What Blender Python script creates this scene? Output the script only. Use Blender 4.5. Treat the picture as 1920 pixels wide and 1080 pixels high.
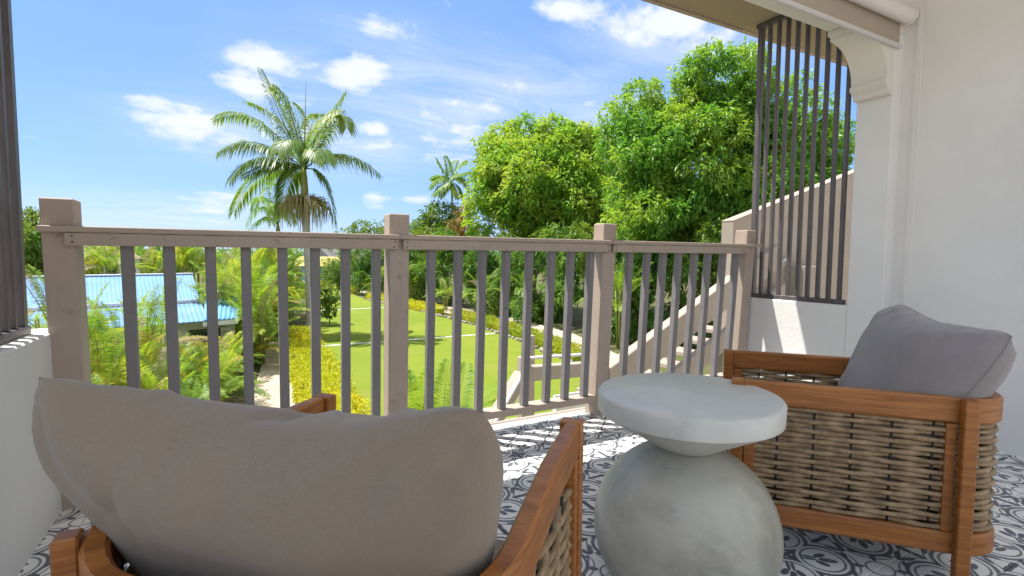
import bpy, math, random
import numpy as np
from mathutils import Vector, Matrix

for o in list(bpy.data.objects):
    bpy.data.objects.remove(o)
scene = bpy.context.scene
COL = scene.collection
R = math.radians
random.seed(7)
rng = np.random.default_rng(7)

ORD = ['first', 'second', 'third', 'fourth', 'fifth', 'sixth', 'seventh', 'eighth', 'ninth', 'tenth', 'eleventh', 'twelfth', 'thirteenth', 'fourteenth']

# ------------------------------------------------------------------ camera
FPX, YAW, PITCH, ROLL, EYE = 950.0, R(28.4), R(3.6), R(0.4), Vector((0, 0, 0.95))
FW = Vector((math.sin(YAW) * math.cos(PITCH), math.cos(YAW) * math.cos(PITCH), -math.sin(PITCH)))
R0 = Vector((math.cos(YAW), -math.sin(YAW), 0))
U0 = R0.cross(FW)
RT = R0 * math.cos(ROLL) + U0 * math.sin(ROLL)
UP = U0 * math.cos(ROLL) - R0 * math.sin(ROLL)
cd = bpy.data.cameras.new('camera')
cd.sensor_width = 36
cd.lens = 36 * FPX / 1920
cd.clip_start = 0.02
cd.clip_end = 3000
cam = bpy.data.objects.new('camera', cd)
COL.objects.link(cam)
cam.matrix_world = Matrix(((RT.x, UP.x, -FW.x, EYE.x), (RT.y, UP.y, -FW.y, EYE.y), (RT.z, UP.z, -FW.z, EYE.z), (0, 0, 0, 1)))
scene.camera = cam


def at(px, py, depth):
    """point of the garden that lies at this depth in front of the eye"""
    return EYE + (FW + RT * ((px - 960) / FPX) + UP * ((540 - py) / FPX)) * depth


def azel(px, py):
    d = (FW + RT * ((px - 960) / FPX) + UP * ((540 - py) / FPX)).normalized()
    return math.atan2(d.x, d.y), math.asin(d.z)


# ------------------------------------------------------------------ node expressions
class E:
    """a float socket with operators, for compact procedural materials"""
    def __init__(self, t, s):
        self.t, self.s = t, s

    def m(self, op, *a, clamp=False):
        n = self.t.nodes.new('ShaderNodeMath')
        n.operation = op
        n.use_clamp = clamp
        for i, v in enumerate((self,) + a):
            if isinstance(v, E):
                self.t.links.new(v.s, n.inputs[i])
            else:
                n.inputs[i].default_value = v
        return E(self.t, n.outputs[0])

    def __add__(s, o): return s.m('ADD', o)
    def __radd__(s, o): return s.m('ADD', o)
    def __sub__(s, o): return s.m('SUBTRACT', o)
    def __rsub__(s, o): return (s * -1.0) + o
    def __mul__(s, o): return s.m('MULTIPLY', o)
    def __rmul__(s, o): return s.m('MULTIPLY', o)
    def __truediv__(s, o): return s.m('DIVIDE', o)
    def abs(s): return s.m('ABSOLUTE')
    def min(s, o): return s.m('MINIMUM', o)
    def max(s, o): return s.m('MAXIMUM', o)
    def sat(s): return (s * 1.0).m('ADD', 0.0, clamp=True)

    def ramp(s, a, b):
        n = s.t.nodes.new('ShaderNodeMapRange')
        n.interpolation_type = 'SMOOTHSTEP'
        s.t.links.new(s.s, n.inputs['Value'])
        n.inputs['From Min'].default_value = a
        n.inputs['From Max'].default_value = b
        return E(s.t, n.outputs['Result'])


class NT:
    def __init__(self, tree):
        self.t = tree
        self.n = tree.nodes
        self.l = tree.links

    def new(self, kind, **kw):
        n = self.n.new(kind)
        for k, v in kw.items():
            setattr(n, k, v)
        return n

    def put(self, sock, v):
        if isinstance(v, E):
            self.l.new(v.s, sock)
        elif hasattr(v, 'is_output'):
            self.l.new(v, sock)
        else:
            sock.default_value = v

    def pos(self):
        return self.new('ShaderNodeNewGeometry').outputs['Position']

    def obj(self):
        return self.new('ShaderNodeTexCoord').outputs['Object']

    def vary(self):
        return self.new('ShaderNodeObjectInfo').outputs['Random']

    def xyz(self, v):
        s = self.new('ShaderNodeSeparateXYZ')
        self.l.new(v, s.inputs[0])
        return [E(self.t, s.outputs[i]) for i in range(3)]

    def vec(self, x, y, z):
        c = self.new('ShaderNodeCombineXYZ')
        for i, v in enumerate((x, y, z)):
            self.put(c.inputs[i], v)
        return c.outputs[0]

    def scale(self, v, s):
        m = self.new('ShaderNodeMapping')
        self.l.new(v, m.inputs['Vector'])
        m.inputs['Scale'].default_value = s
        return m.outputs[0]

    def noise(self, v, scale, detail=4, rough=0.55, dist=0.0, out='Fac'):
        n = self.new('ShaderNodeTexNoise')
        self.l.new(v, n.inputs['Vector'])
        n.inputs['Scale'].default_value = scale
        n.inputs['Detail'].default_value = detail
        n.inputs['Roughness'].default_value = rough
        n.inputs['Distortion'].default_value = dist
        return E(self.t, n.outputs[out])

    def mix(self, f, a, b):
        m = self.new('ShaderNodeMix', data_type='RGBA')
        self.put(m.inputs[0], f)
        for i, c in ((6, a), (7, b)):
            if isinstance(c, (tuple, list)):
                m.inputs[i].default_value = (*c[:3], 1)
            else:
                self.put(m.inputs[i], c)
        return m.outputs[2]

    def bump(self, h, strength=0.3, dist=0.01):
        b = self.new('ShaderNodeBump')
        self.put(b.inputs['Height'], h)
        b.inputs['Strength'].default_value = strength
        b.inputs['Distance'].default_value = dist
        return b.outputs[0]


def material(name, fn, rough=0.6, spec=0.4):
    m = bpy.data.materials.new(name)
    m.use_nodes = True
    nt = NT(m.node_tree)
    p = m.node_tree.nodes['Principled BSDF']
    p.inputs['Roughness'].default_value = rough
    p.inputs['Specular IOR Level'].default_value = spec
    fn(nt, p)
    return m


# ------------------------------------------------------------------ light
SUN = Vector((-0.33, 0.27, 1.0)).normalized()          # towards the sun
sd = bpy.data.lights.new('sun', 'SUN')
sd.energy = 4.6
sd.angle = R(0.5)
sd.color = (1.0, 0.95, 0.87)
so = bpy.data.objects.new('sun', sd)
COL.objects.link(so)
so.location = (-20, 20, 60)
so.rotation_euler = SUN.to_track_quat('Z', 'Y').to_euler()

world = bpy.data.worlds.new('World')
scene.world = world
world.use_nodes = True
W = NT(world.node_tree)
bg = world.node_tree.nodes['Background']
sky = W.new('ShaderNodeTexSky', sky_type='NISHITA')
sky.sun_disc = False
sky.sun_elevation = math.asin(SUN.z)
sky.sun_rotation = math.atan2(SUN.x, SUN.y)
sky.air_density = 1.0
sky.dust_density = 0.3
sky.ozone_density = 2.0
gen = W.new('ShaderNodeTexCoord').outputs['Generated']
sx, sy, sz = W.xyz(gen)
az = sx.m('ARCTAN2', sy)
el = sz.m('ARCSINE')
# the clouds live on a layer overhead: direction over height
hgt = sz.max(0.0) + 0.16
plane = W.vec(sx / hgt, sy / hgt, 0.35)
warp = W.noise(plane, 1.1, 3, 0.5, 0.3)
wisps = W.noise(W.scale(plane, (1.0, 2.3, 1.0)), 1.7, 9, 0.62, 0.9)
puff = W.noise(W.vec(az * 1.0, el * 1.7, 0.2), 9.0, 8, 0.6, 0.25)
blobs = None
for px, py, rx, ry, s in [
        (505, 110, 105, 40, .85), (470, 160, 65, 38, .95), (345, 230, 85, 48, .9), (420, 262, 70, 30, .6), (675, 140, 75, 44, 1.0), (740, 60, 110, 42, .6),
        (560, 190, 70, 50, .55), (705, 240, 40, 18, .95), (620, 250, 70, 45, .6), (700, 378, 32, 24, 1.0), (725, 395, 50, 18, .6), (415, 380, 80, 36, .72),
        (370, 410, 110, 26, .5), (250, 405, 90, 24, .42), (860, 190, 250, 90, .6), (760, 270, 170, 50, .5), (900, 270, 120, 60, .5),
        (1075, 20, 80, 34, .95), (1240, 45, 130, 46, 1.0), (1330, 75, 90, 36, .8), (1105, 190, 24, 20, .7), (1000, 210, 120, 70, .42),
        (840, 300, 90, 20, .62), (785, 372, 44, 10, .75), (930, 65, 60, 22, .5), (200, 410, 120, 26, .35),
        (60, 258, 26, 7, .5), (540, 80, 30, 8, .6), (1560, 40, 150, 90, .5), (880, 10, 60, 16, .5)]:
    a0, e0 = azel(px, py)
    k = 1.0 / FPX
    # angular size shrinks away from the optical axis
    cs = 1 / (1 + ((px - 960) / FPX) ** 2 + ((540 - py) / FPX) ** 2)
    d = ((az - a0) / (rx * k * max(cs, .5) ** .75 / max(math.cos(e0), .5))).m('POWER', 2.0) + ((el - e0) / (ry * k * cs ** .6)).m('POWER', 2.0)
    g = (d * -0.8).m('EXPONENT') * s
    blobs = g if blobs is None else blobs.max(g)
# beyond the frame broken cloud goes on, with extra added to whiten the fill
inview = ((az - YAW).abs()).ramp(1.15, 0.8) * el.ramp(0.75, 0.52)
general = (1.0 - inview) * warp.ramp(0.28, 0.52) * 1.2
fbm = puff * 0.5 + wisps * 0.5
fine_n = W.noise(W.vec(az * 1.0, el * 1.5, 0.7), 26.0, 6, 0.65, 0.4)
density = (fbm - 0.5) * 3.6 + (fine_n - 0.5) * 0.9 + blobs.max(general) * 1.42 - 0.46
veil = None
for px, py, rx, ry, s in [(900, 190, 300, 95, .75), (1080, 230, 150, 70, .6), (640, 265, 190, 60, .6), (430, 240, 170, 60, .55), (330, 405, 230, 40, .5), (1300, 60, 260, 80, .6), (720, 80, 180, 50, .45), (560, 130, 150, 70, .45)]:
    a0, e0 = azel(px, py)
    cs = 1 / (1 + ((px - 960) / FPX) ** 2 + ((540 - py) / FPX) ** 2)
    d = ((az - a0) / (rx / FPX * max(cs, .5) ** .75)).m('POWER', 2.0) + ((el - e0) / (ry / FPX * cs ** .6)).m('POWER', 2.0)
    g = (d * -0.9).m('EXPONENT') * s
    veil = g if veil is None else veil.max(g)
veil = (veil.max((1.0 - inview) * warp.ramp(.3, .7) * .5) * (wisps - 0.24) * 2.2).sat()
cloud = density.ramp(0.0, 0.95).max(veil) * sz.ramp(-0.01, 0.03) * 0.94
skyc = W.mix(0.68, sky.outputs[0], (0.78, 1.74, 4.1))
tone = W.mix(cloud, skyc, (4.0, 4.15, 4.25))
W.l.new(tone, bg.inputs['Color'])
bg.inputs['Strength'].default_value = 0.13

vs = scene.view_settings
scene.display_settings.display_device = 'sRGB'
vs.view_transform = 'Standard'
vs.look = 'None'
vs.gamma = 1
vs.use_curve_mapping = False
vs.exposure = 0.95
scene.render.engine = 'CYCLES'
scene.cycles.max_bounces = 8
scene.cycles.diffuse_bounces = 5
scene.cycles.transparent_max_bounces = 8
scene.cycles.use_denoising = True


# ------------------------------------------------------------------ mesh helpers
def fast_mesh(name, verts, polys, mat, smooth=False):
    """verts (n,3); polys: list of int arrays (m,k), each array one polygon size"""
    me = bpy.data.meshes.new(name)
    verts = np.asarray(verts, dtype=np.float32)
    me.vertices.add(len(verts))
    me.vertices.foreach_set('co', verts.ravel())
    polys = [np.asarray(p, dtype=np.int32) for p in polys if len(p)]
    loops = np.concatenate([p.ravel() for p in polys])
    sizes = np.concatenate([np.full(len(p), p.shape[1], dtype=np.int32) for p in polys])
    me.loops.add(len(loops))
    me.loops.foreach_set('vertex_index', loops)
    me.polygons.add(len(sizes))
    starts = np.concatenate([[0], np.cumsum(sizes)[:-1]]).astype(np.int32)
    me.polygons.foreach_set('loop_start', starts)
    me.polygons.foreach_set('loop_total', sizes)
    if smooth:
        me.polygons.foreach_set('use_smooth', np.ones(len(sizes), dtype=bool))
    me.update(calc_edges=True)
    me.validate()
    if mat is not None:
        for mm in (mat if isinstance(mat, (list, tuple)) else [mat]):
            me.materials.append(mm)
    return me


def link(name, data, parent=None, loc=None, rot=None, scale=None):
    o = bpy.data.objects.new(name, data)
    COL.objects.link(o)
    if parent is not None:
        o.parent = parent
    if loc is not None:
        o.location = loc
    if rot is not None:
        o.rotation_euler = rot
    if scale is not None:
        o.scale = scale
    return o


def tag(o, label=None, cat=None, group=None, kind=None):
    for k, v in (('label', label), ('category', cat), ('group', group), ('kind', kind)):
        if v:
            o[k] = v
    return o


def empty(name, loc=(0, 0, 0), rz=0.0):
    o = link(name, None, None, loc, (0, 0, rz))
    o.empty_display_size = 0.1
    return o


class MB:
    """collects shapes into one mesh"""
    def __init__(self):
        self.v, self.f = [], []

    def add(self, vs, fs):
        b = len(self.v)
        self.v += [tuple(p) for p in vs]
        self.f += [tuple(i + b for i in f) for f in fs]
        return self

    def box(self, lo, hi, bev=0.0, mat=None):
        x0, y0, z0 = lo
        x1, y1, z1 = hi
        if bev <= 0:
            vs = [(x, y, z) for z in (z0, z1) for y in (y0, y1) for x in (x0, x1)]
            fs = [(0, 2, 3, 1), (4, 5, 7, 6), (0, 1, 5, 4), (2, 6, 7, 3), (0, 4, 6, 2), (1, 3, 7, 5)]
        else:
            b = min(bev, (x1 - x0) * .45, (y1 - y0) * .45, (z1 - z0) * .45)
            vs, idx = [], {}
            for sx_ in (0, 1):
                for sy_ in (0, 1):
                    for sz_ in (0, 1):
                        c = ((x0, x1)[sx_], (y0, y1)[sy_], (z0, z1)[sz_])
                        s = (1 - 2 * sx_, 1 - 2 * sy_, 1 - 2 * sz_)
                        for ax in range(3):
                            p = [c[i] + (0 if i == ax else s[i] * b) for i in range(3)]
                            idx[(sx_, sy_, sz_, ax)] = len(vs)
                            vs.append(p)
            fs = []
            K = lambda a, b_, c, ax: idx[(a, b_, c, ax)]
            for s in (0, 1):
                q = [K(s, 0, 0, 0), K(s, 1, 0, 0), K(s, 1, 1, 0), K(s, 0, 1, 0)]
                fs.append(q if s else q[::-1])
                q = [K(0, s, 0, 1), K(0, s, 1, 1), K(1, s, 1, 1), K(1, s, 0, 1)]
                fs.append(q if s else q[::-1])
                q = [K(0, 0, s, 2), K(1, 0, s, 2), K(1, 1, s, 2), K(0, 1, s, 2)]
                fs.append(q if s else q[::-1])
            for a in (0, 1):
                for b_ in (0, 1):
                    for q in ([K(a, b_, 0, 0), K(a, b_, 1, 0), K(a, b_, 1, 1), K(a, b_, 0, 1)],
                              [K(a, 0, b_, 0), K(a, 1, b_, 0), K(a, 1, b_, 2), K(a, 0, b_, 2)],
                              [K(0, a, b_, 1), K(1, a, b_, 1), K(1, a, b_, 2), K(0, a, b_, 2)]):
                        fs.append(q)
            for a in (0, 1):
                for b_ in (0, 1):
                    for c in (0, 1):
                        fs.append([K(a, b_, c, 0), K(a, b_, c, 1), K(a, b_, c, 2)])
        if mat is not None:
            vs = [mat @ Vector(p) for p in vs]
        return self.add(vs, fs)

    def bar(self, a, b, w, h, bev=0.0, up=Vector((0, 0, 1))):
        """box from a to b: w sideways, h along up"""
        a, b = Vector(a), Vector(b)
        d = b - a
        L = d.length
        x = d / L
        y = up.cross(x).normalized()
        z = x.cross(y)
        M = Matrix(((x.x, y.x, z.x, a.x), (x.y, y.y, z.y, a.y), (x.z, y.z, z.z, a.z), (0, 0, 0, 1)))
        return self.box((0, -w / 2, -h / 2), (L, w / 2, h / 2), bev, M)

    def tube(self, pts, rad, n=6, cap=True):
        pts = [Vector(p) for p in pts]
        rs = rad if isinstance(rad, (list, tuple)) else [rad] * len(pts)
        vs, fs = [], []
        ref = Vector((0, 0, 1))
        t0 = (pts[1] - pts[0]).normalized()
        if abs(t0.dot(ref)) > .9:
            ref = Vector((1, 0, 0))
        side = t0.cross(ref).normalized()
        for i, p in enumerate(pts):
            t = (pts[min(i + 1, len(pts) - 1)] - pts[max(i - 1, 0)]).normalized()
            side = (side - t * side.dot(t)).normalized()
            oth = t.cross(side)
            for k in range(n):
                a = 2 * math.pi * k / n
                vs.append(p + (side * math.cos(a) + oth * math.sin(a)) * rs[i])
        for i in range(len(pts) - 1):
            for k in range(n):
                a, b = i * n + k, i * n + (k + 1) % n
                fs.append((a, b, b + n, a + n))
        if cap:
            fs.append(tuple(range(n))[::-1])
            fs.append(tuple(range((len(pts) - 1) * n, len(pts) * n)))
        return self.add(vs, fs)

    def lathe(self, prof, c=(0, 0, 0), n=64):
        vs, fs = [], []
        for (r, z) in prof:
            for k in range(n):
                a = 2 * math.pi * k / n
                vs.append((c[0] + r * math.cos(a), c[1] + r * math.sin(a), c[2] + z))
        for i in range(len(prof) - 1):
            for k in range(n):
                a, b = i * n + k, i * n + (k + 1) % n
                fs.append((a, b, b + n, a + n))
        fs.append(tuple(range(n))[::-1])
        fs.append(tuple(range((len(prof) - 1) * n, len(prof) * n)))
        return self.add(vs, fs)

    def prism(self, poly, axis, lo, hi):
        """extrude a 2D polygon along an axis"""
        n = len(poly)
        def P(p, h):
            return {'x': (h, p[0], p[1]), 'y': (p[0], h, p[1]), 'z': (p[0], p[1], h)}[axis]
        vs = [P(p, lo) for p in poly] + [P(p, hi) for p in poly]
        fs = [tuple(range(n))[::-1], tuple(range(n, 2 * n))] + [(i, (i + 1) % n, n + (i + 1) % n, n + i) for i in range(n)]
        return self.add(vs, fs)

    def mesh(self, name, mat, smooth=False, angle=None):
        me = bpy.data.meshes.new(name)
        me.from_pydata(self.v, [], self.f)
        me.validate()
        import bmesh
        bm = bmesh.new()
        bm.from_mesh(me)
        bmesh.ops.recalc_face_normals(bm, faces=bm.faces)
        bm.to_mesh(me)
        bm.free()
        me.materials.append(mat)
        if smooth:
            me.polygons.foreach_set('use_smooth', [True] * len(me.polygons))
            if angle:
                me.set_sharp_from_angle(angle=R(angle))
        return me

    def build(self, name, mat, parent=None, smooth=False, angle=None, **kw):
        return link(name, self.mesh(name, mat, smooth, angle), parent, **kw)


def copy_tree(o, parent=None):
    c = o.copy()
    COL.objects.link(c)
    if parent is not None:
        c.parent = parent
    for ch in list(o.children):
        copy_tree(ch, c)
    return c


# ------------------------------------------------------------------ materials
def plaster(col, var=0.05, b=0.12):
    def fn(nt, p):
        v = nt.pos()
        n = nt.noise(v, 1.3, 5, .6)
        n2 = nt.noise(v, 60, 3) + nt.noise(v, 7, 4, .6, .8) * 3.0
        c2 = tuple(x * (1 - var * 2) for x in col)
        nt.put(p.inputs['Base Color'], nt.mix(n.ramp(.3, .7), col, c2))
        nt.put(p.inputs['Normal'], nt.bump(n2 + n * 2.0, b, .004))
    return fn


M_WHITE = material('white_plaster', plaster((.78, .775, .76), .05, .3), .7, .25)
M_CREAM = material('cream_plaster', plaster((.72, .695, .64), .03), .7, .25)
M_SOFFIT = material('beige_soffit', plaster((.36, .29, .225), .06), .75, .2)
M_TAUPE_WALL = material('taupe_render', plaster((.385, .325, .28), .06, .25), .8, .2)


def painted(col, worn, rough_scale=9):
    def fn(nt, p):
        v = nt.obj()
        g = nt.noise(nt.scale(v, (1, 1, .12)), 40, 5, .6, .4)
        big = nt.noise(v, 2.3, 5, .65)
        spots = nt.noise(v, 14, 6, .7)
        c = nt.mix(big.ramp(.3, .75), col, tuple(x * .86 for x in col))
        c = nt.mix(spots.ramp(.60, .70) * .6, c, worn)
        streak = nt.noise(nt.scale(v, (1, 1, .05)), 55, 3, .6, .6)
        c = nt.mix(streak.ramp(.56, .72) * .28, c, tuple(x * .55 for x in col))
        nt.put(p.inputs['Base Color'], c)
        nt.put(p.inputs['Normal'], nt.bump(g + spots * .5, .35, .003))
    return fn


M_RAIL = material('taupe_painted_timber', painted((.43, .35, .292), (.19, .145, .11)), .6, .3)
M_BALU = material('grey_painted_timber', painted((.225, .21, .212), (.12, .11, .105)), .6, .3)


def metal(nt, p):
    v = nt.obj()
    n = nt.noise(nt.scale(v, (1, 1, .2)), 30, 4)
    nt.put(p.inputs['Base Color'], nt.mix(n.ramp(.3, .7), (.115, .10, .105), (.075, .066, .07)))
    nt.put(p.inputs['Normal'], nt.bump(n, .1, .002))


M_BAR = material('dark_brown_metal', metal, .42, .5)


def teak(nt, p):
    v = nt.obj()
    rnd = nt.vary()
    x, y, z = nt.xyz(v)
    vv = nt.vec(x * 1.0, y * 1.0, z * 5.0 + E(nt.t, rnd) * 7.0)
    ring = nt.noise(nt.scale(vv, (1.6, 1.6, 7)), 3.2, 4, .55, 1.2)
    fine = nt.noise(nt.scale(vv, (3, 3, 60)), 6, 4, .6, .3)
    c = nt.mix(ring.ramp(.32, .68), (.39, .152, .034), (.235, .08, .017))
    c = nt.mix(fine.ramp(.45, .75) * .45, c, (.115, .035, .012))
    nt.put(p.inputs['Base Color'], c)
    nt.put(p.inputs['Normal'], nt.bump(fine, .12, .001))
    nt.put(p.inputs['Roughness'], ring * .15 + .32)


M_TEAK = material('oiled_teak', teak, .38, .45)


def wick(nt, p):
    v = nt.obj()
    n = nt.noise(v, 26, 4, .6)
    f = nt.noise(nt.scale(v, (1, 1, 8)), 160, 2)
    c = nt.mix(n.ramp(.3, .7), (.38, .27, .16), (.20, .14, .08))
    nt.put(p.inputs['Base Color'], c)
    nt.put(p.inputs['Normal'], nt.bump(f, .4, .002))


M_WICKER = material('grey_brown_rope_weave', wick, .6, .3)


def stake(nt, p):
    nt.put(p.inputs['Base Color'], (.035, .028, .024, 1))


M_STAKE = material('dark_weave_stake', stake, .6, .3)


def fabric(col):
    def fn(nt, p):
        v = nt.obj()
        x, y, z = nt.xyz(v)
        big = nt.noise(v, 5, 4, .6)
        a = (x * 2600.0).m('SINE') * .5 + (z * 2600.0).m('SINE') * .5
        slub = nt.noise(nt.scale(v, (1, 1, 14)), 130, 3, .6)
        slub2 = nt.noise(nt.scale(v, (14, 1, 1)), 130, 3, .6)
        c = nt.mix(big.ramp(.3, .7), col, tuple(q * .9 for q in col))
        c = nt.mix((slub + slub2 - .85).ramp(.0, .4) * .5, c, tuple(q * .68 for q in col))
        nt.put(p.inputs['Base Color'], c)
        p.inputs['Sheen Weight'].default_value = .25
        p.inputs['Sheen Roughness'].default_value = .5
        nt.put(p.inputs['Normal'], nt.bump(slub + slub2 + a * .25, .3, .0012))
    return fn


M_FABRIC = material('taupe_grey_canvas', fabric((.245, .198, .155)), .9, .12)
M_FABRIC2 = material('blue_grey_canvas', fabric((.285, .262, .265)), .9, .12)


def concrete(ca, cb, cc):
    def fn(nt, p):
        v = nt.obj()
        big = nt.noise(v, 3.2, 6, .62, .6)
        blot = nt.noise(v, 7.5, 5, .6, .3)
        sm = nt.noise(nt.scale(v, (1, 1, 3)), 16, 6, .65)
        speck = nt.noise(v, 180, 2)
        c = nt.mix(big.ramp(.34, .66), ca, cb)
        c = nt.mix(blot.ramp(.5, .78) * .32, c, tuple(q * .72 for q in cb))
        c = nt.mix(sm.ramp(.5, .75) * .45, c, cc)
        pits = nt.noise(v, 46, 2).ramp(.27, .2)
        c = nt.mix(pits * .6, c, (.16, .15, .13))
        nt.put(p.inputs['Base Color'], c)
        nt.put(p.inputs['Roughness'], sm * .25 + .22)
        nt.put(p.inputs['Normal'], nt.bump(sm * .5 + speck * .3 - pits * .8, .10, .0015))
    return fn


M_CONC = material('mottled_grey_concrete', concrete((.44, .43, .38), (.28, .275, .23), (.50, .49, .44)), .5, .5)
M_CONC_TOP = material('skylit_concrete', concrete((.58, .59, .57), (.49, .495, .47), (.62, .62, .60)), .5, .5)  # paler concrete: the sky's light on the table top put into its colour


def tile_print(nt, p):
    v = nt.pos()
    x, y, z = nt.xyz(v)
    P = 0.37
    def cell(q, off):
        return ((q + off) / P).m('FRACT') * 2.0 - 1.0
    u, w = cell(x, 10 * P + .137 - .0), cell(y, 10 * P - .038)
    a, b = u.abs(), w.abs()
    hi, lo = a.max(b), a.min(b)

    def dist(cx, cy, pa=a, pb=b):
        return ((pa - cx).m('POWER', 2.0) + (pb - cy).m('POWER', 2.0)).m('SQRT')

    def ell(pa, pb, cx, cy, rx, ry, ang=0.0):
        ca, sa = math.cos(ang), math.sin(ang)
        dx, dy = pa - cx, pb - cy
        e = ((dx * ca + dy * sa) / rx).m('POWER', 2.0) + ((dy * ca - dx * sa) / ry).m('POWER', 2.0)
        return 1.0 - e          # >0 inside

    S = .035
    parts = []

    def line(d, w_):
        parts.append(d.abs().ramp(w_ + .016, w_ - .016))

    lobe = dist(.40, .40)
    edge = (lobe - .335)
    line(edge, .018)
    line(edge - .10, .034)
    line(edge - .21, .014)
    parts[-1] = parts[-1] * hi.ramp(.98, .9) 
    # three-lobed leaf inside each lobe, and its stalk
    for e in (ell(a, b, .46, .46, .15, .062, math.pi / 4), ell(hi, lo, .47, .30, .11, .055, math.pi * .08), ell(hi, lo, .27, .22, .14, .03, math.pi / 4)):
        parts.append(e.ramp(-.12, .12))
    # centre flower
    parts.append(ell(hi, lo, .13, 0.0, .13, .05).ramp(-.15, .15))
    # ring where four motifs meet, leaves pointing at it
    rc = dist(1.0, 1.0)
    line(rc - .20, .016)
    parts.append(ell(a, b, .77, .77, .10, .05, math.pi / 4).ramp(-.15, .15))
    # sprays along the sides
    parts.append(ell(hi, lo, .90, 0.0, .14, .055).ramp(-.15, .15))
    parts.append(ell(hi, lo, .93, .30, .15, .05, math.pi * .36).ramp(-.15, .15))
    parts.append(ell(hi, lo, .86, .50, .10, .045, math.pi * .72).ramp(-.15, .15))
    ink = parts[0]
    for q in parts[1:]:
        ink = ink.max(q)
    wear = nt.noise(v, 45, 4, .65)
    ink = ink * wear.ramp(.22, .42) * .96
    tint = nt.noise(v, 4, 4)
    rnd = E(nt.t, nt.vary())
    white = nt.mix(tint, (.86, .85, .82), (.78, .77, .755))
    white = nt.mix(rnd * .35, white, (.60, .60, .61))
    dark = nt.mix(wear, (.048, .058, .085), (.11, .12, .15))
    nt.put(p.inputs['Base Color'], nt.mix(ink, white, dark))
    nt.put(p.inputs['Roughness'], wear * .2 + .36)
    nt.put(p.inputs['Normal'], nt.bump(wear, .06, .002))


M_TILE = material('patterned_cement_tile', tile_print, .45, .4)
M_GROUT = material('pale_grout', plaster((.42, .41, .39), .08), .85, .2)


def foliage(c_a, c_b, c_c, trans=.35, rough=.45):
    """leaf colour varies from leaf to leaf; light passes through"""
    def fn(nt, p):
        g = nt.new('ShaderNodeNewGeometry')
        isl = E(nt.t, g.outputs['Random Per Island'])
        n = nt.noise(g.outputs['Position'], .55, 3, .5)
        c = nt.mix(isl, c_a, c_b)
        c = nt.mix((n.ramp(.42, .66) * .8 + isl * .3 - .1).sat(), c, c_c)
        nt.put(p.inputs['Base Color'], c)
        p.inputs['Roughness'].default_value = rough
        tr = nt.new('ShaderNodeBsdfTranslucent')
        tc = nt.new('ShaderNodeMix', data_type='RGBA', blend_type='MULTIPLY')
        tc.inputs[0].default_value = 1
        nt.l.new(c, tc.inputs[6])
        tc.inputs[7].default_value = (1.25, 1.2, .6, 1)
        nt.l.new(tc.outputs[2], tr.inputs['Color'])
        mx = nt.new('ShaderNodeMixShader')
        mx.inputs[0].default_value = trans
        nt.l.new(p.outputs[0], mx.inputs[1])
        nt.l.new(tr.outputs[0], mx.inputs[2])
        out = [q for q in nt.n if q.type == 'OUTPUT_MATERIAL'][0]
        nt.l.new(mx.outputs[0], out.inputs['Surface'])
    return fn


M_MANGO = material('light_green_leaf', foliage((.25, .44, .06), (.16, .35, .045), (.38, .48, .08), .5), spec=.35)
M_DARKLEAF = material('deep_green_leaf', foliage((.17, .38, .05), (.09, .27, .05), (.32, .46, .06), .5, .32), spec=.5)
M_BUSH = material('garden_green_leaf', foliage((.13, .25, .035), (.08, .18, .03), (.22, .29, .04), .4), spec=.4)
M_LIME = material('lime_hedge_leaf', foliage((.32, .40, .03), (.20, .31, .03), (.44, .42, .04), .4), spec=.3)
M_DEEP = material('shade_green_leaf', foliage((.10, .24, .04), (.06, .16, .035), (.18, .30, .045), .45), spec=.4)
M_HEDGE = material('golden_hedge_leaf', foliage((.50, .50, .025), (.36, .43, .02), (.58, .52, .03), .4), spec=.3)
M_ARECA = material('yellow_green_frond', foliage((.25, .39, .045), (.18, .33, .04), (.40, .44, .06), .5), spec=.35)
M_ARECA2 = material('fresh_green_frond', foliage((.20, .36, .05), (.14, .28, .04), (.32, .42, .06), .5), spec=.35)
M_GOLD = material('golden_frond', foliage((.44, .33, .05), (.36, .36, .045), (.48, .42, .08), .5), spec=.3)
M_DRY = material('withered_frond', foliage((.34, .27, .17), (.24, .19, .13), (.40, .34, .24), .3), spec=.2)
M_ROYAL = material('palm_frond_green', foliage((.17, .29, .06), (.11, .22, .05), (.26, .34, .09), .5, .38), spec=.45)


def bark(ca, cb, ringed=0.0):
    def fn(nt, p):
        v = nt.pos()
        x, y, z = nt.xyz(v)
        n = nt.noise(nt.scale(v, (4, 4, 1)), 3, 5, .65)
        c = nt.mix(n.ramp(.3, .7), ca, cb)
        h = n
        if ringed:
            r = ((z * ringed).m('FRACT') - .5).abs().ramp(.42, .5)
            c = nt.mix(r * .6, c, tuple(q * .5 for q in ca))
            h = n - r
        nt.put(p.inputs['Base Color'], c)
        nt.put(p.inputs['Normal'], nt.bump(h, .5, .02))
    return fn


M_BARK = material('grey_brown_bark', bark((.20, .15, .11), (.11, .085, .065)), .85, .2)
M_PALMBARK = material('ringed_palm_bark', bark((.50, .46, .41), (.36, .32, .28), 7.0), .8, .2)
M_SHAFT = material('green_crownshaft', bark((.20, .24, .05), (.28, .25, .08)), .5, .35)
M_CANE = material('yellow_cane', bark((.30, .30, .07), (.20, .23, .05), 9.0), .6, .3)
M_FIBRE = material('tan_fibre', bark((.36, .30, .15), (.26, .25, .09)), .9, .1)


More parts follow.
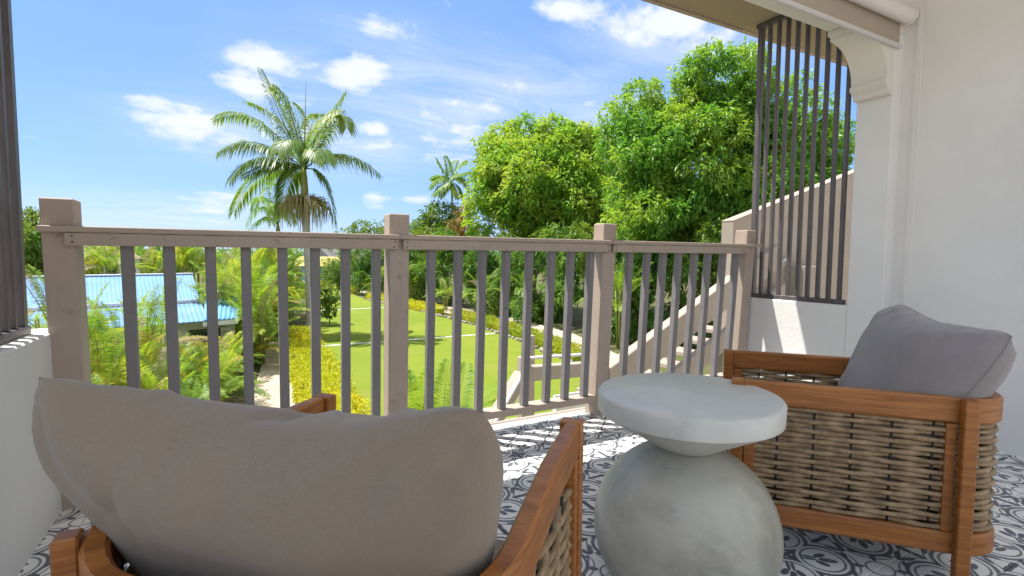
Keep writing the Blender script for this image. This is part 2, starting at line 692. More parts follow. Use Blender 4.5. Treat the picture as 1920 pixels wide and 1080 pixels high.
def lawn(nt, p):
    v = nt.pos()
    big = nt.noise(v, .12, 5, .6)
    med = nt.noise(v, 1.1, 6, .65)
    fine = nt.noise(v, 30, 4, .7)
    stripe = nt.noise(nt.scale(v, (1.0, .12, 1)), 1.2, 3)
    c = nt.mix(big.ramp(.3, .7), (.16, .225, .024), (.21, .255, .032))
    c = nt.mix(med.ramp(.4, .75) * .5, c, (.14, .21, .022))
    c = nt.mix(stripe.ramp(.5, .7) * .4, c, (.24, .26, .05))
    dry = nt.noise(v, .45, 6, .7)
    c = nt.mix(dry.ramp(.56, .72) * .5, c, (.26, .235, .07))
    c = nt.mix(fine.ramp(.35, .7) * .35, c, (.14, .19, .02))
    nt.put(p.inputs['Base Color'], c)
    nt.put(p.inputs['Normal'], nt.bump(fine + med, .7, .05))


M_LAWN = material('mown_lawn', lawn, .85, .1)


def sand(nt, p):
    v = nt.pos()
    n = nt.noise(v, .9, 6, .65)
    f = nt.noise(v, 26, 5, .7)
    c = nt.mix(n.ramp(.3, .7), (.50, .42, .33), (.40, .34, .28))
    c = nt.mix(f.ramp(.55, .75) * .5, c, (.28, .23, .19))
    nt.put(p.inputs['Base Color'], c)
    nt.put(p.inputs['Normal'], nt.bump(f, .5, .02))


M_SAND = material('pale_sandy_gravel', sand, .9, .1)


def soil(nt, p):
    v = nt.pos()
    n = nt.noise(v, 1.6, 6, .65)
    f = nt.noise(v, 12, 5, .7)
    c = nt.mix(n.ramp(.35, .65), (.13, .105, .07), (.09, .12, .03))
    nt.put(p.inputs['Base Color'], nt.mix(f.ramp(.5, .7) * .6, c, (.055, .06, .025)))
    nt.put(p.inputs['Normal'], nt.bump(f, .8, .05))


M_SOIL = material('planted_soil', soil, .95, .1)
M_STONE = material('garden_stone', plaster((.36, .32, .28), .2, .5), .9, .2)


def roof_blue(ca, cb):
    def fn(nt, p):
        v = nt.pos()
        n = nt.noise(v, .8, 5, .6)
        st = nt.noise(nt.scale(v, (3.0, .5, 1)), 1.6, 4, .7)
        c = nt.mix(n.ramp(.3, .7), ca, cb)
        nt.put(p.inputs['Base Color'], nt.mix(st.ramp(.58, .75) * .35, c, (.5, .55, .6)))
    return fn


M_ROOF = material('light_blue_sheet_roof', roof_blue((.125, .26, .54), (.17, .32, .58)), .45, .4)
M_ROOF2 = material('mid_blue_sheet_roof', roof_blue((.10, .28, .55), (.16, .36, .62)), .45, .4)
M_FLASH = material('pale_flashing', plaster((.62, .64, .66), .06), .5, .4)
M_PINKROOF = material('dusty_pink_roof', plaster((.40, .27, .23), .1), .8, .2)
M_YROOF = material('straw_yellow_roof', plaster((.55, .43, .16), .1), .8, .2)
M_GREYROOF = material('grey_shingle_roof', plaster((.17, .165, .175), .1), .8, .2)
M_BLUEWALL = material('sky_blue_paint', plaster((.22, .42, .58), .05), .7, .3)
M_GLASS = material('dark_window_glass', plaster((.03, .04, .05), .1, .02), .15, .6)
M_RED = material('red_paint', plaster((.5, .07, .04), .1), .6, .3)
M_BLIND = material('off_white_blind_cloth', plaster((.40, .345, .28), .03, .06), .8, .2)
M_TUBE = material('white_blind_tube', plaster((.72, .70, .68), .02, .03), .45, .4)
M_ALU = material('pale_aluminium', plaster((.58, .57, .57), .03, .03), .35, .5)
M_CHAIN = material('white_plastic_beads', plaster((.74, .73, .70), .02, .02), .4, .4)
M_STEEL = material('brushed_handrail', plaster((.60, .60, .62), .04, .05), .3, .5)

# ------------------------------------------------------------------ dimensions of the balcony
G = -3.0            # garden level
XL, XR = -0.593, 3.22
YR = 2.43           # railing line
YP0, YP1 = 1.525, 1.715     # the pier that carries the beam
SOF = 2.58

# ------------------------------------------------------------------ ground
gm = MB()
gm.add([(-900, -300, G - .05), (1200, -300, G - .05), (1200, 1400, G - .05), (-900, 1400, G - .05)], [(0, 1, 2, 3)])
tag(gm.build('ground', M_SOIL), kind='structure')


def sheet(name, pts, z, mat):
    m = MB().add([(x, y, z) for x, y in pts], [tuple(range(len(pts)))])
    return tag(m.build(name, mat), kind='structure')


sheet('lawn', [(1.9, 2.9), (2.1, 27), (4.5, 34), (5.6, 60), (8.5, 84), (13, 84), (10.6, 62), (9.9, 45.5), (11.2, 36), (11.9, 29), (11.6, 20.3), (10.9, 15), (9.6, 12.4), (9, 2.9)], G, M_LAWN)
sheet('garden_path', [(-.35, 4), (.05, 13.5), (.75, 21), (1.15, 25), (1.85, 25), (1.72, 20), (1.35, 13.5), (1.3, 4)], G + .004, M_SAND)
sheet('gravel_path', [(11.4, 15), (12.4, 21), (12.9, 29), (12.2, 37), (11, 46), (11.6, 62), (13.2, 62), (13, 46), (14.6, 37), (15.6, 29), (15, 21), (13.2, 15)], G + .004, M_SAND)
sheet('paving_strip', [(2.2, 22.95), (11.5, 22.95), (11.5, 23.16), (2.2, 23.16)], G + .004, M_FLASH)
sheet('paving_strip', [(4.9, 38.0), (11, 38.0), (11, 38.28), (4.9, 38.28)], G + .004, M_FLASH)

sheet('bounce_ground', [(-45, -60), (60, -60), (60, 1.5), (-45, 1.5)], G + .004, M_SAND)  # unseen pale ground, added behind the balcony to bounce warm light in

# ------------------------------------------------------------------ balcony floor with its tiles
fl = MB().box((-1.0, -1.2, -.32), (3.6, 2.535, -.008))
floor = tag(fl.build('balcony_floor', M_GROUT), kind='structure')
T = .185
tm = MB().box((-T / 2 + .0012, -T / 2 + .0012, -.0075), (T / 2 - .0012, T / 2 - .0012, 0), .0012).mesh('tile', M_TILE)
y0 = .038 + T / 2
x0 = -.137 + T / 2
for j in range(-3, 14):
    yc = -.0 + y0 - T + j * T
    for i in range(-4, 20):
        xc = x0 + i * T
        if xc - T / 2 < XL - .22 or xc + T / 2 > 3.47 or yc > 2.52:
            continue
        if yc < .0 or len(floor.children) >= 299:
            continue
        link('tile', tm, floor, (xc, yc, rng.normal(0, .0003)))
sl = MB().box((-.9, 2.54, -.05), (3.5, 2.575, -.004), .006)
tag(sl.build('slab_edge', M_TAUPE_WALL), kind='structure')

# ------------------------------------------------------------------ walls of the balcony
pw = MB().box((XL - .16, -.9, -.3), (XL, 2.50, .667), .006)
tag(pw.build('parapet_wall', M_WHITE), 'low white parapet wall on the left behind the near armchair', 'wall')
pw = MB().box((XR, YP1, -.3), (XR + .16, 2.50, .667), .006)
tag(pw.build('parapet_wall', M_WHITE), 'low white parapet wall under the barred opening beside the railing end', 'wall')
rw = empty('side_wall', (3.3, 0, 0))
tag(rw, 'tall white plastered wall behind the far armchair', 'wall')
MB().box((0, -.9, -.3), (.3, YP0, 2.9)).build('wall_panel', M_WHITE, rw)
MB().box((-.08, YP0, -.3), (.3, YP1, 2.198), .004).build('pier', M_WHITE, rw)
MB().box((-.004, YP0 - .075, 0), (.0, YP0 - .06, 2.3)).build('cable_cover', M_WHITE, rw)

bm_ = empty('roof_beam', (0, YP0, 2.2))
tag(bm_, 'white roof beam with a curved bracket at its right end', 'beam')
MB().box((-1.2, 0.0, 0.0), (3.6, YP1 - YP0, .55), .005).build('beam', M_CREAM, bm_)
# bracket: quarter curve, small moulding at its foot
prof = [(3.217, -.003), (2.90, -.003), (2.90, -.028), (2.925, -.028), (2.925, -.05)]
for k in range(13):
    a = math.pi / 2 * k / 12
    prof.append((2.925 + .225 * math.sin(a), -.05 - .20 * (1 - math.cos(a))))
prof += [(3.15, -.262), (3.138, -.268), (3.138, -.290), (3.175, -.315), (3.175, -.340), (3.217, -.340)]
MB().prism(prof, 'y', .002, YP1 - YP0 - .002).build('bracket', M_CREAM, bm_, smooth=True, angle=30)

rf = empty('porch_roof', (0, 2.1, SOF))
tag(rf, 'overhanging porch roof edge with beige soffit above the railing', 'roof')
MB().box((-1.6, YP1 - 2.1 + .004, 0.0), (5.5, 2.50 - 2.1, .12)).build('soffit', M_SOFFIT, rf)
MB().box((-1.6, 2.50 - 2.1, -.012), (5.5, 2.53 - 2.1, .16), .004).build('fascia_board', M_RAIL, rf)
MB().box((-1.6, 2.53 - 2.1, .002), (5.5, 2.555 - 2.1, .17), .004).build('drip_edge', M_BAR, rf)
ce = MB().box((-1.2, .35, 2.62), (3.6, YP0 - .004, 2.70))
tag(ce.build('ceiling', M_WHITE), kind='structure')

# ------------------------------------------------------------------ barred openings
def grille(name, x, ys, label, thick):
    g = empty(name, (x, sum(ys) / len(ys), .667))
    tag(g, label, 'grille', 'barred side openings')
    c = g.location.y
    for i, y in enumerate(ys):
        w = thick if i == 0 else .024
        MB().box((-w / 2, y - c - w / 2, .03), (w / 2, y - c + w / 2, SOF - .667 - .03), .003).build('bar', M_BAR, g)
    lo, hi = min(ys) - .03, max(ys) + .03
    MB().box((-.022, lo - c, 0), (.022, hi - c, .03), .003).build('base_rail', M_BAR, g)
    MB().box((-.022, lo - c, SOF - .667 - .03), (.022, hi - c, SOF - .667), .003).build('head_rail', M_BAR, g)
    return g


grille('bar_grille', 3.262, [2.385 - .0667 * i for i in range(10)], 'dark metal bars over the right parapet with trees behind', .036)
grille('bar_grille', -.665, [2.325 - .0667 * i for i in range(16)], 'dark metal bars at the left edge of the balcony', .036)

# ------------------------------------------------------------------ railing
POSTS = [-.553, .664, 1.905, 3.155]
LEAN = .052
def leant(o, z):        # the old railing leans slightly inwards
    return o - LEAN * z
ra = empty('balcony_railing', (1.28, YR, 0))
tag(ra, 'weathered timber balcony railing with taupe posts and grey balusters', 'railing')
SH = Matrix(((1, 0, 0, 0), (0, 1, -LEAN, 0), (0, 0, 1, 0), (0, 0, 0, 1)))
def rbox(name, lo, hi, mat, bev=.003, tilt=0.0):
    m = MB().box((lo[0] - 1.28, lo[1] - YR, lo[2]), (hi[0] - 1.28, hi[1] - YR, hi[2]), bev)
    m.v = [SH @ Vector(p) for p in m.v]
    o = m.build(name, mat, ra)
    return o
for i, x in enumerate(POSTS):
    w = .047
    rbox('post', (x - w, YR - .046, -.05), (x + w, YR + .054, 1.142), M_RAIL, .004)
for i in range(3):
    a, b = POSTS[i], POSTS[i + 1]
    # flat cap on top, rail board below it, both on the inner side of the posts
    rbox('cap_rail', (a - (0 if i else .052), YR - .075, 1.024), (b + (.0 if i < 2 else .075), YR - .049, 1.045), M_RAIL)
    rbox('cap_rail', (a + .053, YR - .047, 1.024), (b - .053, YR + .05, 1.044), M_RAIL)
    rbox('top_rail', (a + .02 if i == 0 else a + .012, YR - .071, .977), (b - .012, YR - .048, 1.0215), M_RAIL)
    rbox('bottom_rail', (a + .053, YR - .055, .085), (b - .053, YR + .03, .125), M_RAIL)
    for k in range(8):
        f = {0: .158, 1: .135, 2: .135}[i]
        l = {0: .915, 1: .905, 2: .9}[i]
        x = a + (b - a) * (f + (l - f) * k / 7) + random.uniform(-.006, .006)
        w = .0188
        m = MB().box((x - w - 1.28, -.046, .1255), (x + w - 1.28, -.005, 1.0225), .003)
        m.v = [SH @ Vector(p) for p in m.v]
        m.build('baluster', M_BALU, ra)

sm_ = MB().tube([(0, 0, 0), (0, -.0025, 0)], .0033, 10).mesh('screw', M_BAR, True)
for i in range(3):
    for x in (POSTS[i] + (.045 if i == 0 else .03), POSTS[i + 1] - .03):
        for z in (.989, 1.011):
            link('screw', sm_, ra, (x - 1.28 + random.uniform(-.004, .004), -.071 - LEAN * z, z))

# ------------------------------------------------------------------ roller blind
rb = empty('roller_blind', (1.5, YP0 - .044, 2.225))
tag(rb, 'pale roller blind rolled up under the ceiling beside the beam', 'blind')
m = MB().tube([(-2.4, 0, .04), (1.722, 0, .04)], .040, 24)
m.build('roller_tube', M_TUBE, rb, smooth=True, angle=40)
m = MB().tube([(1.724, 0, .04), (1.742, 0, .04)], .045, 24)
m.build('end_cap', M_CHAIN, rb, smooth=True, angle=40)
MB().box((-2.4, .036, -.095), (1.738, .040, .05)).build('blind_cloth', M_BLIND, rb)
MB().box((-2.41, .020, -.120), (1.746, .046, -.096), .006).build('bottom_bar', M_ALU, rb)
ch = MB()
loop = []
cx_, cy_ = 3.246, YP0 - .052
for k in range(33):
    a = math.pi * k / 32
    loop.append((cx_, cy_ + .052 * math.cos(a), 2.265 + .046 * math.sin(a)))
down = [(cx_ + .006 * math.sin(q * 3), cy_ - .052 - .012 * math.sin(q * math.pi), 2.265 - 1.595 * q) for q in np.linspace(0.02, 1, 24)]
bot = [(cx_, cy_ - .052 + .104 * k / 8, .67 - .05 * math.sin(math.pi * k / 8)) for k in range(1, 8)]
up_ = [(cx_, cy_ + .052 + .02 * math.sin(q * math.pi), .67 + 1.62 * q) for q in np.linspace(0, 1, 24)]
ch.tube(loop + down + bot + up_, 0.0030, 5)
tag(ch.build('bead_chain', M_CHAIN), 'thin white looped bead chain hanging from the roller blind', 'chain')


# ------------------------------------------------------------------ armchairs
def superpath(hw, d, r, n=10):
    """U-shaped plan path: front right -> back right corner -> back left -> front left. y forward is +, front at y=0."""
    pts = [(hw, 0.0)]
    for k in range(1, 12):
        pts.append((hw, -(d - r) * k / 12))
    for k in range(n + 1):
        a = math.pi / 2 * k / n
        pts.append((hw - r + r * math.cos(a), -(d - r) - r * math.sin(a)))
    for k in range(1, 12):
        pts.append((hw - r - 2 * (hw - r) * k / 12, -d))
    for k in range(n + 1):
        a = math.pi / 2 + math.pi / 2 * k / n
        pts.append((-hw + r + r * math.cos(a), -(d - r) - r * math.sin(a)))
    for k in range(1, 13):
        pts.append((-hw, -(d - r) + (d - r) * k / 12))
    return pts


def band(path, t, z0f, z1f, bev=.006):
    """a bent board following the path: t thick (inwards), between heights z0f(s), z1f(s)"""
    P = [Vector((x, y, 0)) for x, y in path]
    n = len(P)
    vs, fs = [], []
    L = [0]
    for i in range(1, n):
        L.append(L[-1] + (P[i] - P[i - 1]).length)
    for i in range(n):
        tg = (P[min(i + 1, n - 1)] - P[max(i - 1, 0)]).normalized()
        nr = Vector((-tg.y, tg.x, 0))           # points inwards for this winding
        s = L[i] / L[-1]
        z0, z1 = z0f(s), z1f(s)
        b = bev
        for (o, z) in ((0, z0 + b), (0, z1 - b), (b, z1), (t - b, z1), (t, z1 - b), (t, z0 + b), (t - b, z0), (b, z0)):
            q = P[i] - nr * o
            vs.append((q.x, q.y, z))
    k = 8
    for i in range(n - 1):
        for j in range(k):
            a, b2 = i * k + j, i * k + (j + 1) % k
            fs.append((a, b2, b2 + k, a + k))
    fs.append(tuple(range(k))[::-1])
    fs.append(tuple(range((n - 1) * k, n * k)))
    return MB().add(vs, fs)


def make_chair(label, CH_W, CH_D, CH_R, ARM_Z, turn=0.0, dip_=0.0):
    c = empty('armchair')
    tag(c, label, 'armchair', 'armchairs on the balcony')
    path = superpath(CH_W, CH_D, CH_R)
    def dip(s):      # the bent board sinks a little round the back
        return dip_ * max(0.0, min(1.0, (.5 - abs(s - .5)) / .5 * 1.9 - .45))
    band(path, .034, lambda s: ARM_Z - .072 - dip(s), lambda s: ARM_Z - dip(s)).build('arm_rail', M_TEAK, c, smooth=True, angle=35)
    band(path, .034, lambda s: .115, lambda s: .178).build('seat_rail', M_TEAK, c, smooth=True, angle=35)
    # front posts stand at the ends of the bent boards
    for s in (1, -1):
        MB().box((s * (CH_W - .02) - .024, .001, 0), (s * (CH_W - .02) + .024, .036, ARM_Z + .001), .003).build('leg', M_TEAK, c)
        MB().box((s * (CH_W - .017) - .016, -.034, .18), (s * (CH_W - .017) + .016, -.002, ARM_Z - .074), .002).build('stile', M_TEAK, c)
    # back posts outside the boards, where the sides start to turn
    for s in (1, -1):
        cx = s * (CH_W - CH_R)
        Q = Matrix.Translation((cx, -(CH_D - CH_R), 0)) @ Matrix.Rotation(-s * turn, 4, 'Z')
        xl = s * (CH_R + .017)
        MB().box((xl - .0155, -.020, 0), (xl + .0155, .014, ARM_Z + .002 - dip_ * .75), .003, Q).build('leg', M_TEAK, c)
        MB().box((s * (CH_W - .017) - .015, -(CH_D - CH_R) + .016, .18), (s * (CH_W - .017) + .015, -(CH_D - CH_R) + .040, ARM_Z - .074), .002).build('stile', M_TEAK, c)
    MB().box((-CH_W + .035, -.03, .14), (CH_W - .035, .006, .2), .003).build('front_rail', M_TEAK, c)
    MB().box((-CH_W + .036, -CH_D + .06, .175), (CH_W - .036, -.04, .19), .002).build('seat_board', M_STAKE, c)
    # woven sides and back: one strand per row, passing in front of and behind the stakes
    inner = superpath(CH_W - .017, CH_D - .017, CH_R - .017)
    IP = [Vector((x, y, 0)) for x, y in inner]
    LL = [0]
    for i in range(1, len(IP)):
        LL.append(LL[-1] + (IP[i] - IP[i - 1]).length)
    tot = LL[-1]
    def on_path(s):
        for i in range(1, len(LL)):
            if LL[i] >= s or i == len(LL) - 1:
                f = (s - LL[i - 1]) / (LL[i] - LL[i - 1])
                p = IP[i - 1].lerp(IP[i], f)
                tg = (IP[i] - IP[i - 1]).normalized()
                return p, Vector((-tg.y, tg.x, 0))
    pitch = .098
    ns = int(tot / pitch)
    pitch = tot / ns
    for k in range(1, ns):
        p, nr = on_path(k * pitch)
        MB().tube([(p.x, p.y, .17), (p.x, p.y, ARM_Z - .06 - dip_)], .0035, 6).build('stake', M_STAKE, c, smooth=True)
    rows = 20
    zlo, zhi = .186, ARM_Z - .080 - dip_
    for r_ in range(rows):
        z = zlo + (zhi - zlo) * r_ / (rows - 1)
        sgn = 1 if r_ % 2 else -1
        pts, rads = [], []
        N = ns * 6
        zj = [random.uniform(-.0012, .0012) for _ in range(ns + 2)]
        for q in range(N + 1):
            s = q / N * tot
            p, nr = on_path(max(min(s, tot - .001), .001))
            k = s / pitch
            off = sgn * .0062 * math.cos(math.pi * k)
            k0 = int(min(k, ns))
            zz = z + zj[k0] * (1 - (k - k0)) + zj[k0 + 1] * (k - k0) + .0012 * math.sin(math.pi * k + r_ * 1.7)
            pts.append((p.x + nr.x * off, p.y + nr.y * off, zz))
            rads.append((.0081 - .0014 * math.cos(2 * math.pi * k)) * (zhi - zlo) / .31 * random.uniform(.94, 1.06))
        MB().tube(pts, rads, 6).build('weave_strand', M_WICKER, c, smooth=True)
    return c


def pillow_mesh(name, w, h, t, mat, seed, ears=.05, nu=72, nv=54, wr=.006, sag=0.0, rnd=.02, taper=0.0):
    rs = np.random.default_rng(seed)
    u = np.linspace(-1, 1, nu)
    v = np.linspace(-1, 1, nv)
    U, V = np.meshgrid(u, v, indexing='ij')
    # outline: corners reach out, sides bow in a little
    bx = 1 - ears * (1 - V ** 2) - rnd * (V ** 4)
    bz = 1 - ears * .8 * (1 - U ** 2) - rnd * 1.5 * (U ** 6)
    X = U * bx * w / 2 * (1 - taper * (1 - V) / 2)
    Z = V * bz * h / 2
    corner = np.clip(np.abs(U) ** 6 * np.abs(V) ** 6, 0, 1)
    prof = (np.clip(1 - np.abs(U) ** 2.6, 0, 1) ** .52) * (np.clip(1 - np.abs(V) ** 2.5, 0, 1) ** .52)
    Z = Z - sag * (1 - U ** 2) * (V > -2) * np.clip(V, 0, 1)
    verts, faces = [], []
    for side in (1, -1):
        ph = rs.uniform(0, 6.28, 12)
        W_ = np.zeros_like(U)
        # folds that run from the corners and top edge inwards
        for cxn, czn, n_, amp in ((1, 1, 9, 1.0), (-1, 1, 8, 1.0), (1, -1, 9, 1.0), (-1, -1, 8, 1.0)):
            du, dv = (cxn - U) * w / h, (czn - V)
            ang = np.arctan2(dv, du * cxn * 1.0)
            rad = np.sqrt(du ** 2 + dv ** 2)
            W_ += amp * np.sin(ang * n_ + ph[0]) * np.exp(-rad * 1.7) * np.clip(rad * 3, 0, 1)
            ph = np.roll(ph, 1)
        for k in range(9):
            c0 = rs.uniform(-.9, .9)
            sl_ = rs.uniform(-.5, .5)
            W_ += rs.uniform(.35, 1.0) * np.exp(-((U - c0 - sl_ * (1 - V)) / rs.uniform(.03, .07)) ** 2) * np.exp(-((1 - V) / rs.uniform(.25, .7)) ** 1.5) * rs.choice([1, -1])
        for k in range(4):
            a = rs.uniform(0, 6.28)
            W_ += .35 * np.sin((U * math.cos(a) + V * math.sin(a)) * rs.uniform(3, 7) + ph[k])
        Y = side * (prof * t / 2 + wr * W_ * np.clip(prof * 1.8, 0, 1))
        Zs = Z + 0 * Y
        verts.append(np.stack([X, Y, Zs], -1).reshape(-1, 3))
    n1 = nu * nv
    V_ = np.concatenate(verts)
    idx = np.arange(n1).reshape(nu, nv)
    q = np.stack([idx[:-1, :-1], idx[1:, :-1], idx[1:, 1:], idx[:-1, 1:]], -1).reshape(-1, 4)
    faces = [q[:, ::-1], q + n1]
    # weld the rim
    border = np.zeros((nu, nv), bool)
    border[0], border[-1], border[:, 0], border[:, -1] = True, True, True, True
    bi = idx[border]
    remap = np.arange(2 * n1)
    remap[bi + n1] = bi
    V_[bi, 1] = 0
    faces = [remap[f] for f in faces]
    return fast_mesh(name, V_, faces, mat, True)


def seam(nu_w, nu_h, ears, r, mat, parent, name='piping', sag=0.0, rnd=.02, taper=0.0):
    pts = []
    N = 40
    def P(u, v):
        bx = 1 - ears * (1 - v ** 2) - rnd * v ** 4
        bz = 1 - ears * .8 * (1 - u ** 2) - rnd * 1.5 * u ** 6
        return (u * bx * nu_w / 2 * (1 - taper * (1 - v) / 2), 0, v * bz * nu_h / 2 - sag * (1 - u * u) * max(v, 0))
    for k in range(N): pts.append(P(-1 + 2 * k / N, 1))
    for k in range(N): pts.append(P(1, 1 - 2 * k / N))
    for k in range(N): pts.append(P(1 - 2 * k / N, -1))
    for k in range(N + 1): pts.append(P(-1, -1 + 2 * k / N))
    return MB().tube(pts, r, 6).build(name, mat, parent, smooth=True)


near = make_chair('teak and woven rope armchair in the foreground, seen from behind', .336, .625, .20, .595, .75, .055)
near.location = (.394, 1.099, 0)
near.rotation_euler.z = -.787
far = make_chair('teak and woven rope armchair against the right wall beside the table', .287, .683, .125, .565)
far.location = (1.607, 1.222, 0)
far.rotation_euler.z = .724

# seat cushions
sc_me = MB().box((-.255, -.53, .20), (.255, .005, .325), .03).mesh('seat_cushion', M_FABRIC, True)
for ch_, lab in ((near, 'grey seat cushion lying in the foreground armchair'), (far, 'grey seat cushion lying in the armchair by the right wall')):
    o = link('seat_cushion', sc_me, None, ch_.location, ch_.rotation_euler)
    tag(o, lab, 'cushion', 'seat cushions')

# back cushions
def place_pillow(name, me, chair, local, tilt, lab, roll=0.0, yaw=0.0):
    o = link(name, me)
    M = Matrix.Translation(chair.location) @ Matrix.Rotation(chair.rotation_euler.z, 4, 'Z') @ Matrix.Translation(local) @ Matrix.Rotation(yaw, 4, 'Z') @ Matrix.Rotation(tilt, 4, 'X') @ Matrix.Rotation(roll, 4, 'Y')
    o.matrix_world = M
    return tag(o, lab, 'cushion', 'back cushions')


p1 = place_pillow('back_cushion', pillow_mesh('back_cushion', .75, .46, .24, M_FABRIC, 5, .0, wr=.015, sag=.115, rnd=.11, taper=.22), near, (-.032, -.462, .599), R(25), 'large taupe back cushion on the foreground armchair, seen from behind', roll=-.008, yaw=.05)
p2 = place_pillow('back_cushion', pillow_mesh('back_cushion', .62, .45, .25, M_FABRIC2, 11, .02, wr=.015, sag=.04, rnd=.075, taper=.16), far, (.0, -.520, .580), R(26), 'grey back cushion propped in the armchair by the right wall', yaw=.17, roll=-.06)
seam(.62, .45, .02, .0018, M_FABRIC2, p2, sag=.04, rnd=.075, taper=.16)

# ------------------------------------------------------------------ side table
tb = empty('side_table', (1.165, 1.055, 0))
tag(tb, 'round grey concrete side table with bulbous base between the armchairs', 'table')
H = .551
RT_ = .262
prof = [(.001, H - .0005), (RT_ - .012, H), (RT_ - .004, H - .003), (RT_, H - .008), (RT_ - .002, H - .058), (RT_ - .010, H - .064), (.196, H - .096), (.130, H - .134), (.098, H - .153), (.082, H - .163)]
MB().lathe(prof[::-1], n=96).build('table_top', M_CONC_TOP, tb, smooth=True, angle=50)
prof = []
for k in range(33):
    a = math.pi * (.090 + .56 * k / 32)
    prof.append((.267 * math.sin(a), .145 + .254 * math.cos(a)))
prof = [(r, z) for r, z in prof if z > 0.004] + [(.200, 0.0)]
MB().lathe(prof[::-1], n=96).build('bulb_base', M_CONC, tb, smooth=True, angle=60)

# ------------------------------------------------------------------ foliage machinery
def rot_frames(dirs, spin):
    d = dirs / np.linalg.norm(dirs, axis=1, keepdims=True)
    ref = np.tile(np.array([[0., 0., 1.]]), (len(d), 1))
    ref[np.abs(d[:, 2]) > .95] = (1, 0, 0)
    s = np.cross(d, ref)
    s /= np.linalg.norm(s, axis=1, keepdims=True)
    n = np.cross(s, d)
    c, sn = np.cos(spin)[:, None], np.sin(spin)[:, None]
    return d, s * c + n * sn, n * c - s * sn


def leaves(pos, dirs, length, width, rs, fold=.25):
    """folded leaves: 2 quads each"""
    n = len(pos)
    d, s, u = rot_frames(dirs, rs.normal(0, .7, n))
    L = (length * rs.uniform(.65, 1.25, n))[:, None]
    Wd = (width * rs.uniform(.75, 1.2, n))[:, None]
    droop = np.array([[0, 0, -1.]]) * L * .16
    base = pos
    mid = pos + d * L * .5
    tip = pos + d * L + droop
    l = mid + s * Wd * .5 + u * Wd * fold
    r = mid - s * Wd * .5 + u * Wd * fold
    V = np.stack([base, l, tip, r], 1).reshape(-1, 3)
    i = np.arange(n)[:, None] * 4
    F = np.concatenate([np.hstack([i, i + 1, i + 2]), np.hstack([i, i + 2, i + 3])])
    return V, F


def crown_mesh(name, clumps, n, leaf, width, mat, seed, rosette=9, droop=.35, inner=.25):
    """clumps: (centre, (rx, ry, rz)); leaves sit in rosettes at twig ends spread over and through every clump"""
    rs = np.random.default_rng(seed)
    vol = np.array([(c[1][0] * c[1][1] * c[1][2]) ** (2 / 3) for c in clumps])
    share = (vol / vol.sum() * n / rosette).astype(int) + 3
    PP, DD = [], []
    for (c, r), k in zip(clumps, share):
        v = rs.normal(size=(k, 3))
        v /= np.linalg.norm(v, axis=1, keepdims=True)
        rad = np.where(rs.random(k) < inner, rs.uniform(.45, .95, k), rs.uniform(.88, 1.12, k))
        # lobes: push the surface about so that the outline is uneven
        lob = 1 + .14 * np.sin(v[:, 0] * 5 + c[0]) * np.sin(v[:, 2] * 6 + c[1]) + .1 * np.sin(v[:, 1] * 9 + c[2])
        tw = np.asarray(c) + v * np.asarray(r) * (rad * lob)[:, None]
        p = np.repeat(tw, rosette, 0)
        o = np.repeat(v, rosette, 0)
        dd = o * .75 + rs.normal(size=p.shape) * .75
        dd[:, 2] -= droop
        PP.append(p + rs.normal(size=p.shape) * leaf * .28)
        DD.append(dd)
    V, F = leaves(np.concatenate(PP), np.concatenate(DD), leaf, width, rs)
    return fast_mesh(name, V, [F], mat)


def limb(mb, a, b, r0, r1, bend=.12, n=7):
    a, b = Vector(a), Vector(b)
    off = Vector((random.uniform(-1, 1), random.uniform(-1, 1), random.uniform(0, .6))) * (b - a).length * bend
    pts = [a.lerp(b, k / n) + off * math.sin(math.pi * k / n) for k in range(n + 1)]
    mb.tube(pts, [r0 + (r1 - r0) * k / n for k in range(n + 1)], 7)


def tree(name, base, clumps, n, leaf, width, mat, seed, label, cat='tree', group=None, trunk_r=.25, limbs=8, **kw):
    base = Vector(base)
    t = empty(name, base)
    tag(t, label, cat, group)
    loc = [(np.array(c) - np.array(base), r) for c, r in clumps]
    link('crown', crown_mesh('crown', loc, n, leaf, width, mat, seed, **kw), t)
    mb = MB()
    cen = Vector(np.mean([c for c, r in loc], 0))
    fork = Vector((cen.x * .3, cen.y * .3, max(cen.z * .45, .3)))
    limb(mb, (0, 0, -.1), fork, trunk_r, trunk_r * .75, .05)
    order = sorted(range(len(loc)), key=lambda i: -np.prod(loc[i][1]))[:limbs]
    for i in order:
        c = Vector(loc[i][0])
        limb(mb, fork, c, trunk_r * .5, trunk_r * .12, .1)
    mb.build('trunk', M_BARK, t, smooth=True)
    return t


def px_clumps(lst, depth, spread, seed):
    """(px, py, rx, ry) in photo pixels at a depth -> ellipsoids with real depth"""
    rs = np.random.default_rng(seed)
    out = []
    for q in lst:
        px, py, rx, ry = q[:4]
        dd = q[4] if len(q) > 4 else rs.uniform(-spread, spread)
        d = depth + dd
        c = at(px, py, d)
        k = d / FPX
        out.append(((c.x, c.y, c.z), (rx * k, (rx + ry) * .5 * k, ry * k)))
    return out


def scatter_clumps(px, py, rx, ry, k, r, depth, spread, seed):
    rs = np.random.default_rng(seed)
    out = []
    for i in range(k):
        a = rs.uniform(0, 6.283)
        q = math.sqrt(rs.uniform(.02, 1))
        x, y = px + rx * q * math.cos(a), py + ry * q * math.sin(a)
        f = math.sqrt(max(0, 1 - q * q))
        out.append((x, y, r * rs.uniform(.7, 1.3), r * rs.uniform(.55, .95), -spread * f * rs.uniform(.1, 1)))
    return px_clumps(out, depth, spread, seed)


def ground_under(p, z=G):
    return (p.x, p.y, z)


